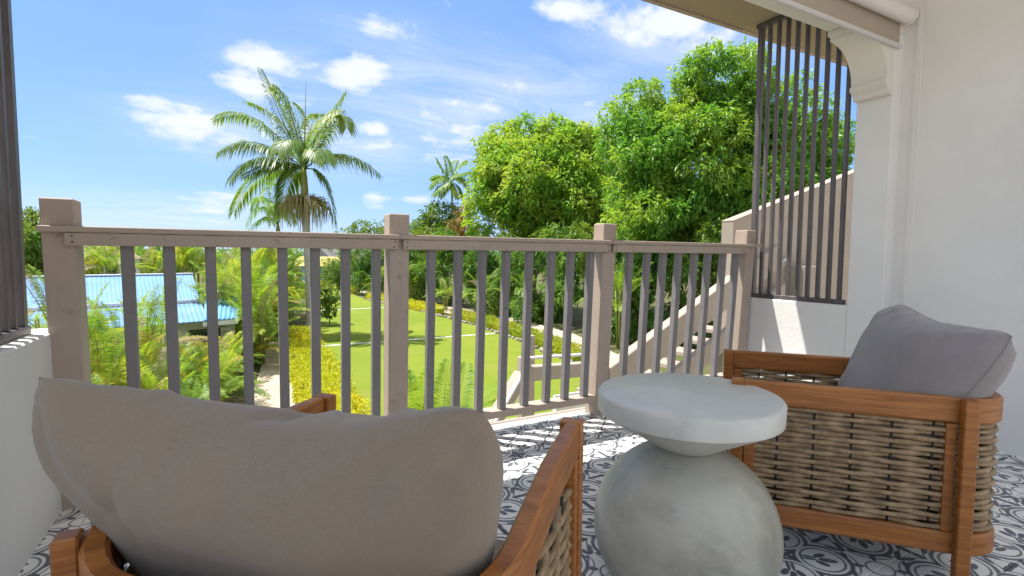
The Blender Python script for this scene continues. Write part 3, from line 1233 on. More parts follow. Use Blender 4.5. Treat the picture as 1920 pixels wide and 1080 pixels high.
# ---- the two large trees on the right
cl = scatter_clumps(1035, 348, 120, 104, 56, 33, 38, 5.0, 3) + scatter_clumps(1085, 400, 90, 80, 22, 34, 37, 3.5, 4)
cl += px_clumps([(922, 275, 28, 20), (950, 255, 32, 18), (985, 243, 36, 20), (1035, 243, 38, 18), (1085, 258, 40, 22), (1130, 285, 36, 26), (910, 320, 26, 22), (905, 365, 28, 26), (900, 410, 28, 28), (1150, 330, 36, 30)], 38, 2, 5)
tree('mango_tree', ground_under(at(1000, 500, 38)), cl, 64000, .42, .13, M_MANGO, 31, 'broad light green tree with rounded crown and pale new leaves', trunk_r=.34, limbs=14, rosette=8, inner=.15)
cl = []
for i, (px, py, rx, ry, k, r) in enumerate([(1345, 165, 85, 70, 24, 30), (1205, 250, 66, 78, 20, 30), (1335, 310, 165, 120, 52, 40), (1500, 280, 80, 120, 26, 34), (1230, 400, 95, 60, 22, 34), (1420, 410, 150, 70, 28, 38), (1395, 110, 40, 28, 6, 22)]):
    cl += scatter_clumps(px, py, rx, ry, k, r, 24, 3.2, 40 + i)
cl += px_clumps([(1330, 280, 120, 90, 0), (1250, 380, 110, 60, 0), (1430, 380, 110, 80, 0), (1480, 300, 60, 80, 0), (1350, 190, 60, 60, 0), (1215, 270, 45, 50, 0), (1320, 330, 100, 60, -1.5)], 24.5, 0, 60)
tree('leafy_tree', ground_under(at(1350, 560, 25.5)), cl, 110000, .28, .078, M_DARKLEAF, 33, 'tall dense dark green tree behind the metal bars', trunk_r=.3, limbs=16, rosette=9, inner=.15, droop=.55)

# ---- rounded trees and bushes in the middle distance
tree('round_tree', ground_under(at(830, 470, 46)), px_clumps([(832, 408, 34, 26), (805, 425, 26, 20), (850, 430, 30, 24), (826, 445, 40, 24)], 46, 1, 6), 5200, .34, .14, M_BUSH, 35, 'small dark round tree left of the broad tree', trunk_r=.14, limbs=4)
tree('slim_tree', ground_under(at(700, 480, 66)), px_clumps([(690, 432, 34, 18), (660, 440, 24, 14), (720, 440, 40, 22), (760, 440, 36, 20), (790, 436, 30, 20), (700, 465, 60, 24), (770, 470, 60, 28)], 66, 3, 7), 7000, .42, .16, M_BUSH, 36, 'far bright green tree behind the second railing post', trunk_r=.16, limbs=5)
tree('orange_tinged_tree', ground_under(at(868, 470, 43)), px_clumps([(862, 425, 22, 18), (872, 400, 16, 16), (885, 440, 24, 22)], 43, 1, 8), 1800, .30, .10, material('orange_tinged_leaf', foliage((.24, .15, .04), (.16, .19, .03), (.30, .17, .05))), 37, 'small tree with orange tinged leaves at the broad tree', trunk_r=.1, limbs=3)
tree('garden_tree', ground_under(at(55, 560, 22)), px_clumps([(58, 420, 22, 26), (50, 455, 30, 30), (72, 470, 24, 26), (40, 500, 34, 24), (70, 505, 26, 20)], 22, 1.2, 9), 5200, .20, .09, M_BUSH, 38, 'bright leafy tree at the left edge beyond the first post', trunk_r=.1, limbs=4)

# ---- a planted belt of shrubs under the big trees
belt = [(650, 520, 46, 26, 58), (700, 505, 40, 44, 52), (745, 500, 44, 52, 47), (790, 500, 46, 58, 43), (840, 505, 46, 64, 40), (893, 512, 48, 72, 37), (950, 520, 52, 78, 34),
        (1010, 528, 56, 84, 32), (1070, 540, 58, 92, 29), (1135, 545, 62, 100, 26), (1200, 560, 62, 105, 24), (1265, 560, 66, 110, 22.5), (1335, 560, 70, 120, 22), (1420, 540, 80, 120, 22)]
for i, (px, py, rx, ry, d) in enumerate(belt):
    top = G + 0.5
    k = d / FPX
    p = at(px, py, d)
    cl = []
    rs = np.random.default_rng(100 + i)
    zt = at(px, py - ry, d).z
    for q in range(11):
        z = rs.uniform(G + .4, zt)
        cl.append(((p.x + rs.normal(0, rx * k * .45), p.y + rs.normal(0, rx * k * .45), z), (rx * k * .42, rx * k * .42, rx * k * .36)))
    tree('understory_shrub', (p.x, p.y, G), cl, 6500, .34 if i < 8 else .27, .09, M_DEEP if i % 3 else M_BUSH, 60 + i, 'tall dark shrub under the trees, %s from the far end of the lawn' % ORD[i], 'shrub', 'shrubs in the belt under the trees', trunk_r=.06, limbs=4, droop=.6)

# ---- far woods along the horizon
rs = np.random.default_rng(21)
cl = []
for q in range(150):
    a = R(rs.uniform(-34, 62))
    d = rs.uniform(120, 190)
    x, y = d * math.sin(a), d * math.cos(a)
    r = rs.uniform(4, 8)
    cl.append(((x, y, G + rs.uniform(1, 3.6)), (r, r, r * .4)))
o = link('far_woods', crown_mesh('far_woods', cl, 30000, 1.3, .6, M_DEEP, 22, 6))
tag(o, 'low wooded band along the horizon beyond the garden', 'woods', kind='stuff')

# ------------------------------------------------------------------ palms
def frond_geo(P0, P1, P2, nl, leaf_l, leaf_w, rs, hang=.5, vee=.35, lift=0.0, start=.12, sweep=.45, rach=.03):
    """one frond on a quadratic curve: rachis and folded hanging leaflets; returns verts, tris"""
    P0, P1, P2 = (np.array(p, float) for p in (P0, P1, P2))
    V, F = [], []
    def C(t): return (1 - t) ** 2 * P0 + 2 * t * (1 - t) * P1 + t * t * P2
    def T(t):
        d = 2 * (1 - t) * (P1 - P0) + 2 * t * (P2 - P1)
        return d / (np.linalg.norm(d) + 1e-9)
    # rachis: three-sided taper
    N = 12
    for i in range(N + 1):
        t = i / N
        c, tg = C(t), T(t)
        s = np.cross(tg, (0, 0, 1.0)); s /= (np.linalg.norm(s) + 1e-6)
        n = np.cross(s, tg)
        w = rach * (1 - .85 * t)
        for a in (0, 2.094, 4.189):
            V.append(c + (s * math.sin(a) + n * math.cos(a)) * w)
    for i in range(N):
        for k in range(3):
            a, b = i * 3 + k, i * 3 + (k + 1) % 3
            F += [(a, b, b + 3), (a, b + 3, a + 3)]
    for i in range(nl):
        t = start + (1 - start) * (i + .5) / nl
        c, tg = C(t), T(t)
        s = np.cross(tg, (0, 0, 1.0)); s /= (np.linalg.norm(s) + 1e-6)
        n = np.cross(s, tg)
        env = math.sin(math.pi * (.12 + .86 * t) ** .8) ** .55
        for sd in (1, -1):
            L = leaf_l * (env * .85 + .15) * rs.uniform(.85, 1.12)
            d = s * sd * 1.0 + tg * (sweep + .5 * t) + n * (vee + rs.normal(0, .12))
            d /= np.linalg.norm(d)
            g = np.array([0, 0, -1.0])
            m = c + d * L * .5 + g * L * hang * .18
            e = c + d * L * (1 - .18 * hang) + g * L * hang * .75
            wd = np.cross(d, g); nn = np.linalg.norm(wd)
            wd = tg if nn < .15 else np.cross(d, np.cross(tg, d)); wd = tg - d * tg.dot(d)
            wd /= (np.linalg.norm(wd) + 1e-6)
            w = leaf_w * rs.uniform(.8, 1.1)
            b = len(V)
            V += [c, m + wd * w * .5, m - wd * w * .5, e]
            F += [(b, b + 1, b + 2), (b + 1, b + 3, b + 2)]
    return np.array(V), np.array(F)


def royal(name, base, crown_pt, shaft_len, fronds, trunk_r, label, group=None, leaf_l=.8, leaf_w=.06, nl=46, mat=None, skirt=False, spear=None, belly=1.0):
    base = Vector(base)
    t = empty(name, base)
    tag(t, label, 'palm tree', group)
    rs = np.random.default_rng(int(abs(base.x) * 100) + 3)
    top = Vector(crown_pt) - base
    sh = top - Vector((0, 0, shaft_len))
    n = 14
    mb = MB()
    mb.tube([Vector((sh.x * (k / n) ** 1.3, sh.y * (k / n), -.1 + (sh.z + .1) * k / n)) for k in range(n + 1)],
            [trunk_r * (1.25 * math.exp(-k * .9) + 1.0 * belly - .25 * k / n) for k in range(n + 1)], 12)
    mb.build('trunk', M_PALMBARK, t, smooth=True)
    if shaft_len > .05:
        MB().tube([sh, sh.lerp(top, .3), sh.lerp(top, .7), top], [trunk_r * .95, trunk_r * .85, trunk_r * .6, trunk_r * .35], 10).build('crownshaft', M_SHAFT, t, smooth=True)
    for f in fronds:
        c = np.array(top) * .97
        V, F = frond_geo(c, np.array(f[0]) - np.array(base), np.array(f[1]) - np.array(base), nl, leaf_l * (f[2] if len(f) > 2 else 1), leaf_w, rs, hang=1.0, vee=.2, rach=trunk_r * .2)
        link('frond', fast_mesh('frond', V, [F], mat or M_ROYAL), t)
    if spear:
        MB().tube([top, Vector(spear) - base], [.05, .008], 5).build('spear_leaf', M_SHAFT, t)
    if skirt:
        mb = MB()
        for k in range(300):
            a = rs.uniform(0, 6.283)
            r = 1.2 * rs.uniform(.02, 1) ** .8
            p = sh + Vector((math.cos(a) * .2, math.sin(a) * .2, rs.uniform(-.1, .15)))
            q = sh + Vector((math.cos(a) * r, math.sin(a) * r, rs.uniform(-.1, .45) - r * r * .25))
            e = q + Vector((math.cos(a) * .1, math.sin(a) * .1, -rs.uniform(.45, 1.55) * (1.15 - r * .4)))
            mb.tube([p, q, q.lerp(e, .5) + Vector((math.cos(a) * .06, math.sin(a) * .06, 0)), e], [.018, .018, .017, .006], 3, False)
        mb.build('flower_stalks', M_FIBRE, t)
        mb = MB()
        for k in range(3):
            a = k * 2.2 + .4
            d = Vector((math.cos(a), math.sin(a), 0))
            mb.tube([sh + d * .1 + Vector((0, 0, .12)), sh + d * .45 + Vector((0, 0, .18)), sh + d * .85 + Vector((0, 0, .0)), sh + d * 1.25 + Vector((0, 0, -.35))], [.06, .13, .11, .02], 6)
        mb.build('dry_bract', material('dry_husk', bark((.42, .33, .26), (.30, .23, .17)), .9, .1), t, smooth=True)
    return t


D = 24.35
def pf(cx, cy, tx, ty, dz=0.0, s=1.0):
    """control and tip points of a frond, dz metres nearer (-) or farther (+) at the tip"""
    return (at(cx, cy, D + dz * .5), at(tx, ty, D + dz), s)
fr = [pf(525, 215, 487, 128, .4), pf(470, 175, 402, 222, -.6), pf(475, 235, 410, 285, -1.2), pf(470, 265, 430, 338, -1.6), pf(470, 300, 438, 398, .8),
      pf(600, 240, 648, 172, .6), pf(645, 165, 650, 240, -1.0), pf(640, 255, 712, 328, -.5), pf(618, 305, 628, 420, .5), pf(545, 225, 520, 285, -2.4),
      pf(600, 250, 612, 300, -2.6), pf(540, 300, 528, 400, 1.0), pf(560, 200, 545, 190, 2.2), pf(585, 195, 600, 215, 2.4), pf(520, 200, 462, 190, 1.8), pf(530, 285, 455, 330, -.4), pf(600, 220, 640, 205, -1.6), pf(545, 180, 512, 160, -1.0)]
royal('royal_palm', ground_under(at(585, 632, 24.35)), at(570, 308, D), 1.75, fr, .21, 'tall palm with drooping fronds standing beside the lawn', leaf_l=1.1, leaf_w=.07, nl=80, skirt=True, spear=at(574, 152, D))
D = 29.0
fr = [pf(490, 350, 462, 425), pf(490, 330, 475, 395, -1), pf(500, 345, 470, 380, 1), pf(520, 330, 500, 342, 1), pf(540, 360, 560, 430, .6), pf(505, 385, 465, 432, -.6), pf(530, 350, 548, 420, -1), pf(515, 340, 510, 420, -1.5), pf(485, 360, 505, 350, 1)]
royal('young_palm', ground_under(at(522, 560, D)), at(521, 418, D), .6, fr, .14, 'shorter palm whose crown shows below and left of the tall palm', leaf_l=.75, leaf_w=.07, nl=36, mat=M_ARECA2)
D = 46.0
fr = [pf(825, 310, 818, 296), pf(820, 325, 806, 352, -1), pf(825, 320, 808, 335, 1), pf(860, 305, 874, 300), pf(865, 320, 876, 348, -1), pf(840, 305, 835, 292, .5), pf(835, 345, 826, 368, .5), pf(855, 345, 862, 370, -1), pf(830, 340, 812, 366, -1.6), pf(848, 310, 856, 300, 1.6), pf(855, 325, 880, 322, -1)]
royal('slender_palm', ground_under(at(856, 500, D)), at(846, 332, D), .3, fr, .12, 'slender distant palm standing above the round tree', leaf_l=.95, leaf_w=.17, nl=26, mat=M_ARECA2)

# ---- clumping garden palms: frond meshes shared
FR = {}
for key, mat in (('y', M_ARECA), ('g', M_ARECA2), ('o', M_GOLD), ('d', M_DRY)):
    L_ = []
    for v_ in range(5):
        rs = np.random.default_rng(300 + v_)
        el_, dr = [(1.2, .15), (.95, .35), (.7, .55), (.5, .75), (1.35, .05)][v_]
        Lf = 1.55
        P1 = (0, .55 * Lf * math.cos(el_) + .05, .62 * Lf * math.sin(el_) + .1)
        P2 = (0, Lf * (math.cos(el_) * .9 + .18), Lf * (math.sin(el_) - dr * .55))
        V, F = frond_geo((0, 0, 0), P1, P2, 42, .42, .025, rs, hang=.5, vee=.5, rach=.012, start=.2)
        L_.append(fast_mesh('frond', V, [F], mat))
    FR[key] = L_
cane_me = {}
for hh in (0.4, .8, 1.3, 1.9, 2.6):
    mb = MB()
    for k in range(5):
        a = k * 1.26
        mb.tube([(math.cos(a) * .10, math.sin(a) * .10, -.05), (math.cos(a) * .16, math.sin(a) * .16, hh * .6), (math.cos(a) * .2, math.sin(a) * .2, hh + .1)], [.035, .028, .018], 6)
    cane_me[hh] = mb.mesh('cane', M_CANE, True)


KIND = {'y': 'yellow green', 'g': 'fresh green', 'o': 'golden orange'}
def areca(x, y, hh, nf, key, s, label, group, seed, low=.72):
    rs = np.random.default_rng(seed)
    t = empty('garden_palm', (x, y, G), rs.uniform(0, 6.28))
    t.scale = (s, s, s)
    tag(t, label, 'palm', group)
    hk = min(cane_me, key=lambda q: abs(q - hh))
    link('cane', cane_me[hk], t)
    for k in range(nf):
        a = k * 2.4 + rs.normal(0, .3)
        v_ = int(rs.integers(0, 5))
        kk = key if rs.random() < .8 else rs.choice(['y', 'g', 'o', 'd'])
        link('frond', FR[kk][v_], t, (math.cos(a) * .14, math.sin(a) * .14, hk * rs.uniform(low, 1.0)), (rs.normal(0, .12), rs.normal(0, .12), a), (1, 1, 1) if s else None)
    return t


rs = np.random.default_rng(77)
spots = []
tries = 0
while len(spots) < 46 and tries < 6000:
    tries += 1
    y = rs.uniform(9.0, 17.5)
    x = rs.uniform(-8.5, -.75)
    px_lim = -.30 * y - 1.0
    if x < px_lim - 1.2:
        continue
    if all((x - a) ** 2 + (y - b) ** 2 > .62 for a, b in spots):
        spots.append((x, y))
for i, (x, y) in enumerate(spots):
    hh = .4 if y > 12 else rs.choice([.4, .4, .8])
    kq = str(rs.choice(['y', 'y', 'g', 'y', 'y', 'g', 'o']))
    areca(x, y, hh, int(rs.integers(11, 17)), kq, rs.uniform(.8, 1.0) if y > 12 else rs.uniform(.9, 1.1), 'low clumping palm with mostly %s fronds in the bed left of the path' % KIND[kq], '%s palms in the bed left of the path' % KIND[kq], 500 + i)
for i, (x, y) in enumerate([(-1.5, 15.4), (-.9, 16.4), (-.4, 17.4), (-1.9, 16.6), (-.5, 15.2), (-2.6, 15.6), (-.2, 19.3), (.15, 21.2), (-3.4, 16.2), (-.55, 18.4), (.25, 19.9)]):
    areca(x, y, .4, 15, ['y', 'g', 'y', 'o', 'g'][i % 5], .85 if y < 18 else .75, 'low clumping palm with mostly %s fronds in the bed left of the path' % KIND['ygyog'[i % 5]], '%s palms in the bed left of the path' % KIND['ygyog'[i % 5]], 560 + i)
# taller ones that stand in front of or beside the blue roof
tall = [(-3.2, 12.6, 2.6, 'y'), (-2.9, 14.0, 1.9, 'y'), (-1.8, 14.6, 1.9, 'y'), (-4.4, 13.2, 1.9, 'g'), (-5.2, 14.2, 1.3, 'y'), (-2.3, 12.4, 1.3, 'g'), (-3.7, 15.0, 1.3, 'y'), (-2.75, 15.6, 1.31, 'g'), (-1.9, 13.4, .8, 'o'), (-1.45, 14.4, .8, 'y')]
for i, (x, y, hh, k) in enumerate(tall):
    areca(x, y, hh, 12, k, 1.0, 'slender palm in front of the blue roof, %s from the left' % ORD[[x_ for x_, in sorted([(q[0] / q[1],) for q in tall])].index(x / y)], 'palms in front of the blue roof', 600 + i)
side = [(.35, 22.5), (1.0, 26.5), (1.5, 29), (.0, 25), (-.2, 28), (2.4, 31), (.6, 20.2), (1.2, 33), (-.6, 22), (3.0, 36), (2.2, 34), (.8, 24.0), (1.7, 27.6)]
for i, (x, y) in enumerate(side):
    areca(x, y, [1.9, 2.6, 1.9, 1.3][i % 4], 30, ['y', 'g', 'y', 'g'][i % 4], 1.28, 'large yellow green palm between blue roof and lawn, %s from the balcony' % ORD[sorted(q[1] for q in side).index(y)], 'large palms beside the lawn', 640 + i, .12)
back = [(-13 + 1.1 * k + rs.uniform(-.4, .4), 30.5 + rs.uniform(-1, 4) + .2 * k) for k in range(14)]
for i, (x, y) in enumerate(back):
    areca(x, y, [2.6, 2.6, 1.9][i % 3], 20, ['g', 'y', 'g', 'y'][i % 4], 1.3, 'bushy palm above the ridge of the blue roof, %s from the left' % ORD[i], 'palms behind the blue roof', 680 + i)
for i, (px, d, hh, s) in enumerate([(808, 8.6, .4, 1.15)]):
    p = at(px, 760, d)
    areca(p.x, p.y, hh, 16, 'g', s, 'low palm on the lawn just below the balcony', None, 720 + i)
PL = [(770, 41), (835, 37), (905, 33), (985, 30), (715, 47), (1165, 22)]
for i, (px, d) in enumerate(PL):
    p = at(px, 560, d)
    areca(p.x, p.y, [1.9, .8, 1.3, 1.9, 1.3][i % 5], 14, 'g', 1.0 + .13 * (i % 3), 'green palm along the gravel path, %s from the balcony' % ORD[sorted([q[1] for q in PL]).index(d)], 'palms along the gravel path', 740 + i)

# ---- hedges, sapling, border plants
def hedge(name, pts, w, h, n, leaf, mat, seed, label, group=None):
    """clipped hedge along a polyline: dense leaf shell over a woody core"""
    rs = np.random.default_rng(seed)
    P = [np.array(p, float) for p in pts]
    seg = [np.linalg.norm(P[i + 1] - P[i]) for i in range(len(P) - 1)]
    tot = sum(seg)
    b = P[0]
    t = empty(name, (b[0], b[1], G))
    tag(t, label, 'hedge', group)
    pos, dr = [], []
    for k in range(n):
        s = rs.uniform(0, tot)
        i = 0
        while i < len(seg) - 1 and s > seg[i]:
            s -= seg[i]; i += 1
        tg = (P[i + 1] - P[i]) / seg[i]
        nr = np.array([-tg[1], tg[0]])
        c = P[i] + tg * s
        # rounded box section with bumps
        a = rs.uniform(-.2, math.pi + .2)
        wob = 1 + .10 * math.sin(c[1] * 3.1 + a * 2) + .08 * math.sin(c[1] * 7.3 + c[0] * 5)
        cx, cz = math.cos(a), math.sin(a)
        m = max(abs(cx), abs(cz) * .92)
        o = cx / m * w / 2 * wob * rs.uniform(.86, 1.04)
        z = max(.03, (cz / m) * h * .92 * wob * rs.uniform(.86, 1.04)) if cz > 0 else rs.uniform(.03, h * .6)
        q = c + nr * o
        pos.append((q[0] - b[0], q[1] - b[1], z))
        dr.append((nr[0] * cx + rs.normal(0, .6), nr[1] * cx + rs.normal(0, .6), max(cz, 0) + rs.normal(0.25, .5)))
    V, F = leaves(np.array(pos), np.array(dr), leaf, leaf * .5, rs)
    link('leaves', fast_mesh('leaves', V, [F], mat), t)
    mb = MB()
    for i in range(len(P) - 1):
        a, c = P[i] - b, P[i + 1] - b
        mb.bar((a[0], a[1], h * .38), (c[0], c[1], h * .38), w * .72, h * .76, .05)
    mb.build('core', mat, t)
    return t


hedge('clipped_hedge', [(1.75, 8.5), (1.85, 13), (2.05, 18), (2.2, 24.5)], 1.15, .7, 22000, .085, M_HEDGE, 801, 'long clipped golden hedge between the sandy path and the lawn')
hedge('border_hedge', [(11.2, 15.2), (12.0, 20.5), (12.25, 26), (12.1, 30)], .7, .5, 8000, .11, M_LIME, 802, 'low green hedge on the right edge of the lawn')
hedge('border_hedge', [(11.9, 32), (11.2, 38), (10.4, 46)], .7, .55, 4000, .13, M_HEDGE, 803, 'broken yellow green planting strip along the right side of the lawn')
for i, (px, py, d, r, m_) in enumerate([(662, 535, 52, .75, M_HEDGE), (640, 528, 58, .9, M_HEDGE), (700, 548, 46, .55, M_BUSH), (690, 524, 55, 1.0, M_HEDGE), (600, 522, 58, .9, M_HEDGE), (572, 535, 50, .8, M_HEDGE), (625, 515, 66, .9, M_BUSH)]):
    p = at(px, py, d)
    rs2 = np.random.default_rng(820 + i)
    cl = [((p.x + rs2.normal(0, r * .6), p.y + rs2.normal(0, r * .6), G + r * rs2.uniform(.4, .8)), (r * .6, r * .6, r * .5)) for _ in range(5)]
    tree('border_shrub', (p.x, p.y, G), cl, 900, .16, .08, m_, 830 + i, 'low bright shrub at the far end of the lawn', 'shrub', 'shrubs at the far end of the lawn', trunk_r=.03, limbs=3)
p = at(618, 612, 28.4)
tree('sapling', (p.x, p.y, G), px_clumps([(612, 545, 14, 16), (622, 560, 16, 14), (606, 572, 13, 12), (618, 585, 10, 8)], 28.4, .3, 12), 900, .20, .1, M_BUSH, 841, 'young sapling on the lawn beside the palm trunk', trunk_r=.035, limbs=4)

# edging stones of the right bed: each a stone of its own
st = MB()
rs = np.random.default_rng(90)
base_v = []
for k in range(8):
    pass
def rock_mesh(seed):
    r_ = np.random.default_rng(seed)
    import bmesh
    bm = bmesh.new()
    bmesh.ops.create_icosphere(bm, subdivisions=1, radius=1)
    for v in bm.verts:
        v.co *= r_.uniform(.75, 1.15)
    me = bpy.data.meshes.new('edging_stone')
    bm.to_mesh(me); bm.free()
    me.materials.append(M_STONE)
    return me
rocks = [rock_mesh(i) for i in range(4)]
edge = [(10.75, 14.9), (11.5, 20.3), (11.75, 26), (11.6, 30), (11.2, 36), (9.9, 45.5)]
k = 0
for i in range(len(edge) - 1):
    a, b = Vector(edge[i]), Vector(edge[i + 1])
    n = int((b - a).length / .42)
    for q in range(n):
        c = a.lerp(b, q / n)
        s = rs.uniform(.10, .17)
        o = link('edging_stone', rocks[k % 4], None, (c.x + rs.normal(0, .04), c.y, G + s * .3), (0, 0, rs.uniform(0, 6)), (s * 1.3, s, s * .8))
        tag(o, 'small grey stone in the row edging the right bed', 'stone', 'stones edging the right bed')
        k += 1

# ------------------------------------------------------------------ outside stairs on the right
YS = 5.0
sw = empty('stair_house', (7.9, YS, G))
tag(sw, 'taupe stair enclosure wall with sloping top seen through the bars', 'wall')
poly = [(6.36, G), (6.36, 1.478), (10.6, 2.79), (10.6, G)]
MB().prism([(x - 7.9, z - G) for x, z in poly], 'y', .0, .2).build('wall', M_TAUPE_WALL, sw)
cp = MB()
cp.bar((6.355 - 7.9, .1, 1.485 - G), (10.6 - 7.9, .1, 2.80 - G), .215, .018, .003)
cp.build('coping', M_TAUPE_WALL, sw)
for k in range(1, 10):
    z = -.1 + k * .24
    x0_ = max(6.36, 6.36 + (z - 1.478) / .31 if z > 1.478 else 6.36)
    MB().box((x0_ + .01 - 7.9, -.004, z - G), (10.6 - 7.9, -.0005, z - G + .008)).build('siding_joint', M_RAIL, sw)

stg = empty('garden_stairs', (4.5, YS, G))
tag(stg, 'beige outside staircase with landing going down to the lawn', 'stairs')
def loc(p): return (p[0] - 4.5, p[1] - YS, p[2] - G)
mb = MB().bar(loc((4.02, YS, -.66)), loc((7.4, YS, 1.0)), .16, .36, .01)
mb.build('parapet', M_TAUPE_WALL, stg)
mb = MB().bar(loc((4.0, YS - .15, -1.22)), loc((7.4, YS - .15, .45)), .10, .26, .01)
mb.build('stringer', M_TAUPE_WALL, stg)
for k in range(11):
    x, z = 4.1 + k * .3, -1.15 + k * .147
    MB().box(loc((x, YS + .1, z - .06)), loc((x + .34, YS + 1.1, z)), .006).build('step', M_TAUPE_WALL, stg)
MB().box(loc((2.75, YS - .1, -1.42)), loc((4.1, YS + 1.1, -1.30)), .01).build('landing', M_TAUPE_WALL, stg)
for x, y, zt in ((2.86, YS - .02, -.20), (3.55, YS + 1.05, -.15), (4.0, YS - .02, -.42)):
    MB().box(loc((x - .06, y - .06, G)), loc((x + .06, y + .06, zt)), .006).build('post', M_TAUPE_WALL, stg)
MB().bar(loc((2.92, YS, -.40)), loc((3.98, YS + .0, -.44)), .12, .17, .008).build('landing_rail', M_TAUPE_WALL, stg)
MB().box(loc((3.3, YS - .06, -1.3)), loc((3.98, YS + .06, -.72)), .01).build('low_wall', M_CREAM, stg)
MB().bar(loc((2.80, YS - .05, -.40)), loc((1.3, YS - .75, -1.75)), .12, .16, .008).build('lower_rail', M_TAUPE_WALL, stg)
for k in range(7):
    x, z, y = 2.7 - k * .27, -1.45 - k * .2, YS - k * .12
    MB().box(loc((x - .3, y - .1, z - .07)), loc((x + .04, y + 1.0, z)), .006).build('step', M_TAUPE_WALL, stg)
hr = MB().tube([loc((2.74, YS - .25, -.28)), loc((2.2, YS - .5, -.80)), loc((1.5, YS - .85, -1.42))], .022, 8)
hr.build('handrail', M_STEEL, stg, smooth=True)
hr = MB().tube([loc((2.92, YS + .12, -.25)), loc((3.9, YS + .12, -.28)), loc((4.2, YS + .12, -.38))], .02, 8)
hr.build('handrail', M_STEEL, stg, smooth=True)
hr = MB().tube([loc((6.9, YS - .06, .62)), loc((7.6, YS - .06, .97))], .02, 8)
hr.build('handrail', M_STEEL, stg, smooth=True)
lb = MB().box((7.62, YS - .3, G), (8.25, YS + .25, .83), .01)
tag(lb.build('low_pier', M_TAUPE_WALL), 'short taupe block behind the bars below the sloping wall', 'wall')
tag(MB().lathe([(.10, 0), (.13, .02), (.15, .2), (.16, .22), (.001, .22)], (2.45, 3.45, G), 16).build('flower_pot', M_RED, smooth=True, angle=40), 'small red pot at the foot of the balcony stairs', 'pot')

# ------------------------------------------------------------------ buildings beyond the garden
def corrugated(a, b, c, d, pitch, amp):
    """sheet roof between ridge a-b and eave d-c with waves along the ridge"""
    a, b, c, d = (Vector(p) for p in (a, b, c, d))
    n = max(8, int((b - a).length / pitch * 2))
    vs, fs = [], []
    up = (b - a).cross(d - a).normalized()
    if up.z < 0: up = -up
    for i in range(n + 1):
        f = i / n
        o = up * (amp if i % 2 else -amp)
        p, q = a.lerp(b, f) + o, d.lerp(c, f) + o
        vs += [p, q, p - up * .03, q - up * .03]
    for i in range(n):
        k = i * 4
        fs += [(k, k + 1, k + 5, k + 4), (k + 2, k + 6, k + 7, k + 3), (k + 1, k + 3, k + 7, k + 5), (k, k + 4, k + 6, k + 2)]
    return MB().add(vs, fs)


bh = empty('pavilion', (-4.5, 22, G))
tag(bh, 'low garden building with pale blue corrugated roof behind the palms', 'building')
def bl(p): return (p[0] + 4.5, p[1] - 22, p[2] - G)
corrugated(bl((-13, 23.6, 0)), bl((-1.9, 28.1, 0)), bl((-1.3, 22.3, -.78)), bl((-10.8, 19.4, -.78)), .15, .007).build('upper_roof', M_ROOF, bh)
MB().bar(bl((-10.8, 19.4, -.80)), bl((-1.3, 22.3, -.80)), .12, .1).build('flashing', M_FLASH, bh)
MB().bar(bl((-13, 23.6, .03)), bl((-1.9, 28.1, .03)), .4, .06, .01).build('ridge_cap', M_FLASH, bh)
corrugated(bl((-10.8, 19.3, -.88)), bl((-1.25, 22.2, -.88)), bl((-.9, 19.0, -1.2)), bl((-9.6, 16.6, -1.2)), .15, .009).build('lower_roof', M_ROOF, bh)
corrugated(bl((-1.15, 23.0, -.68)), bl((.05, 23.4, -.68)), bl((-.05, 18.7, -1.12)), bl((-1.0, 18.4, -1.12)), .16, .025).build('porch_roof', M_ROOF2, bh)
MB().bar(bl((-1.0, 18.42, -1.24)), bl((-.05, 18.72, -1.24)), .05, .14).build('fascia_board', M_FLASH, bh)
MB().prism([(-9.0 + 4.5, 17.6 - 22), (-.15 + 4.5, 19.9 - 22), (-.2 + 4.5, 22.9 - 22), (-9.6 + 4.5, 20.5 - 22)], 'z', 0, 1.72).build('wall', M_CREAM, bh)
for k in range(5):
    f = (k + .5) / 5
    c = Vector((-9.0, 17.6)).lerp(Vector((-.15, 19.9)), f)
    MB().bar((c.x + 4.5 - .45, c.y - 22 - .13, 1.0), (c.x + 4.5 + .45, c.y - 22 + .10, 1.0), .04, .9).build('window', M_GLASS, bh)


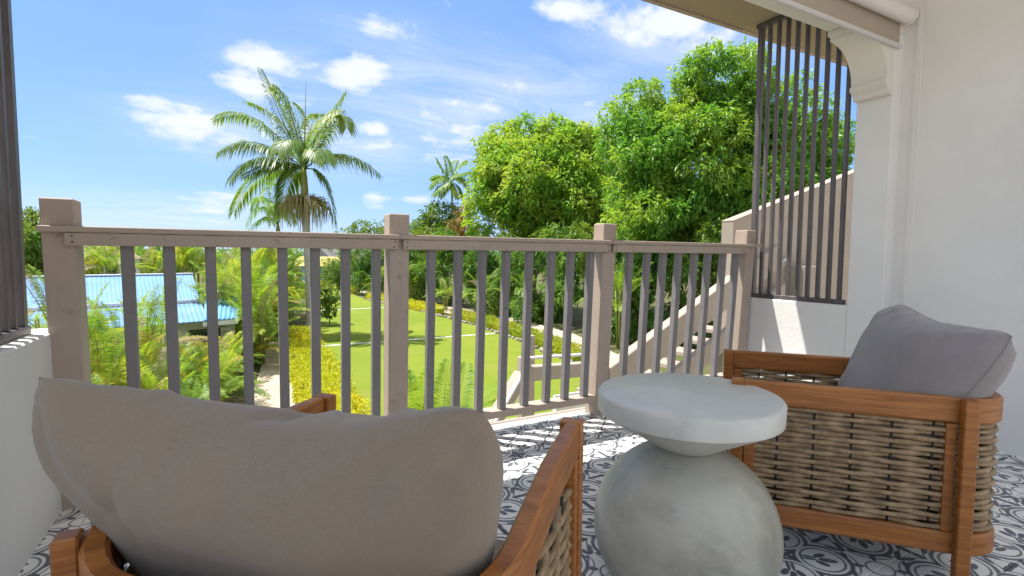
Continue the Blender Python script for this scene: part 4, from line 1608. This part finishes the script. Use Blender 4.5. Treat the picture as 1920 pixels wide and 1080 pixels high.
def house(name, c, w, dpt, hw, hr_, rz, m_wall, m_roof, label, hip=False, wins=3, cat='house'):
    h = empty(name, (c[0], c[1], G), rz)
    tag(h, label, cat)
    MB().box((-w / 2, -dpt / 2, 0), (w / 2, dpt / 2, hw)).build('wall', m_wall, h)
    if hr_ > 0:
        ov = .35
        m = MB()
        e = w * .22 if hip else -ov * .2
        a, b = (-w / 2 - ov, -dpt / 2 - ov, hw), (w / 2 + ov, dpt / 2 + ov, hw)
        vs = [(a[0], a[1], hw), (b[0], a[1], hw), (b[0], b[1], hw), (a[0], b[1], hw), (a[0] + max(e, 0), 0, hw + hr_), (b[0] - max(e, 0), 0, hw + hr_)]
        m.add(vs, [(0, 1, 5, 4), (2, 3, 4, 5), (1, 2, 5), (3, 0, 4), (3, 2, 1, 0)])
        m.build('roof', m_roof, h)
    else:
        MB().box((-w / 2 - .2, -dpt / 2 - .2, hw), (w / 2 + .2, dpt / 2 + .2, hw + .25)).build('roof', m_roof, h)
    for k in range(wins):
        x = -w / 2 + w * (k + .5) / wins
        f = MB().box((x - .5, -dpt / 2 - .05, hw * .38), (x + .5, -dpt / 2 - .002, hw * .8)).build('window', M_FLASH, h)
        MB().box((x - .42, -dpt / 2 - .06, hw * .41), (x + .42, -dpt / 2 - .052, hw * .77)).build('pane', M_GLASS, f)
    return h


p = at(606, 500, 72); house('cottage', (p.x, p.y), 6.5, 5, 2.4, 1.3, R(-38), M_BLUEWALL, M_YROOF, 'small blue cottage with straw yellow roof at the lawn end')
p = at(655, 490, 84); house('gable_house', (p.x, p.y), 9, 8, 2.6, 2.2, R(20), M_TAUPE_WALL, M_GREYROOF, 'grey roofed gable house right of the blue cottage')
p = at(630, 450, 120); house('flat_roof_building', (p.x, p.y), 9, 8, 8.6, 0, R(-15), M_CREAM, M_GREYROOF, 'distant flat roofed cream building behind the tall palm', wins=4, cat='building')
p = at(160, 470, 62); house('hillside_house', (p.x, p.y), 9, 8, 3.3, 2.2, R(22), M_CREAM, M_PINKROOF, 'pink roofed house beyond the palms at far left', True, 5)
p = at(88, 470, 70); house('hillside_house', (p.x, p.y), 12, 9, 4.6, 2.0, R(10), M_CREAM, M_PINKROOF, 'pink roofed house behind the tree at the left edge', True, 4)
# white picket fence at the far end of the lawn
fe = empty('picket_fence', ground_under(at(640, 515, 66)), R(-20))
tag(fe, 'low white picket fence at the far end of the lawn', 'fence')
for k in range(20):
    MB().box((-3 + k * .3, 0, 0), (-3 + k * .3 + .12, .04, 1.0)).build('picket', M_WHITE, fe)
for z in (.3, .75):
    MB().box((-3.05, .042, z), (3.05, .08, z + .1)).build('rail', M_WHITE, fe)
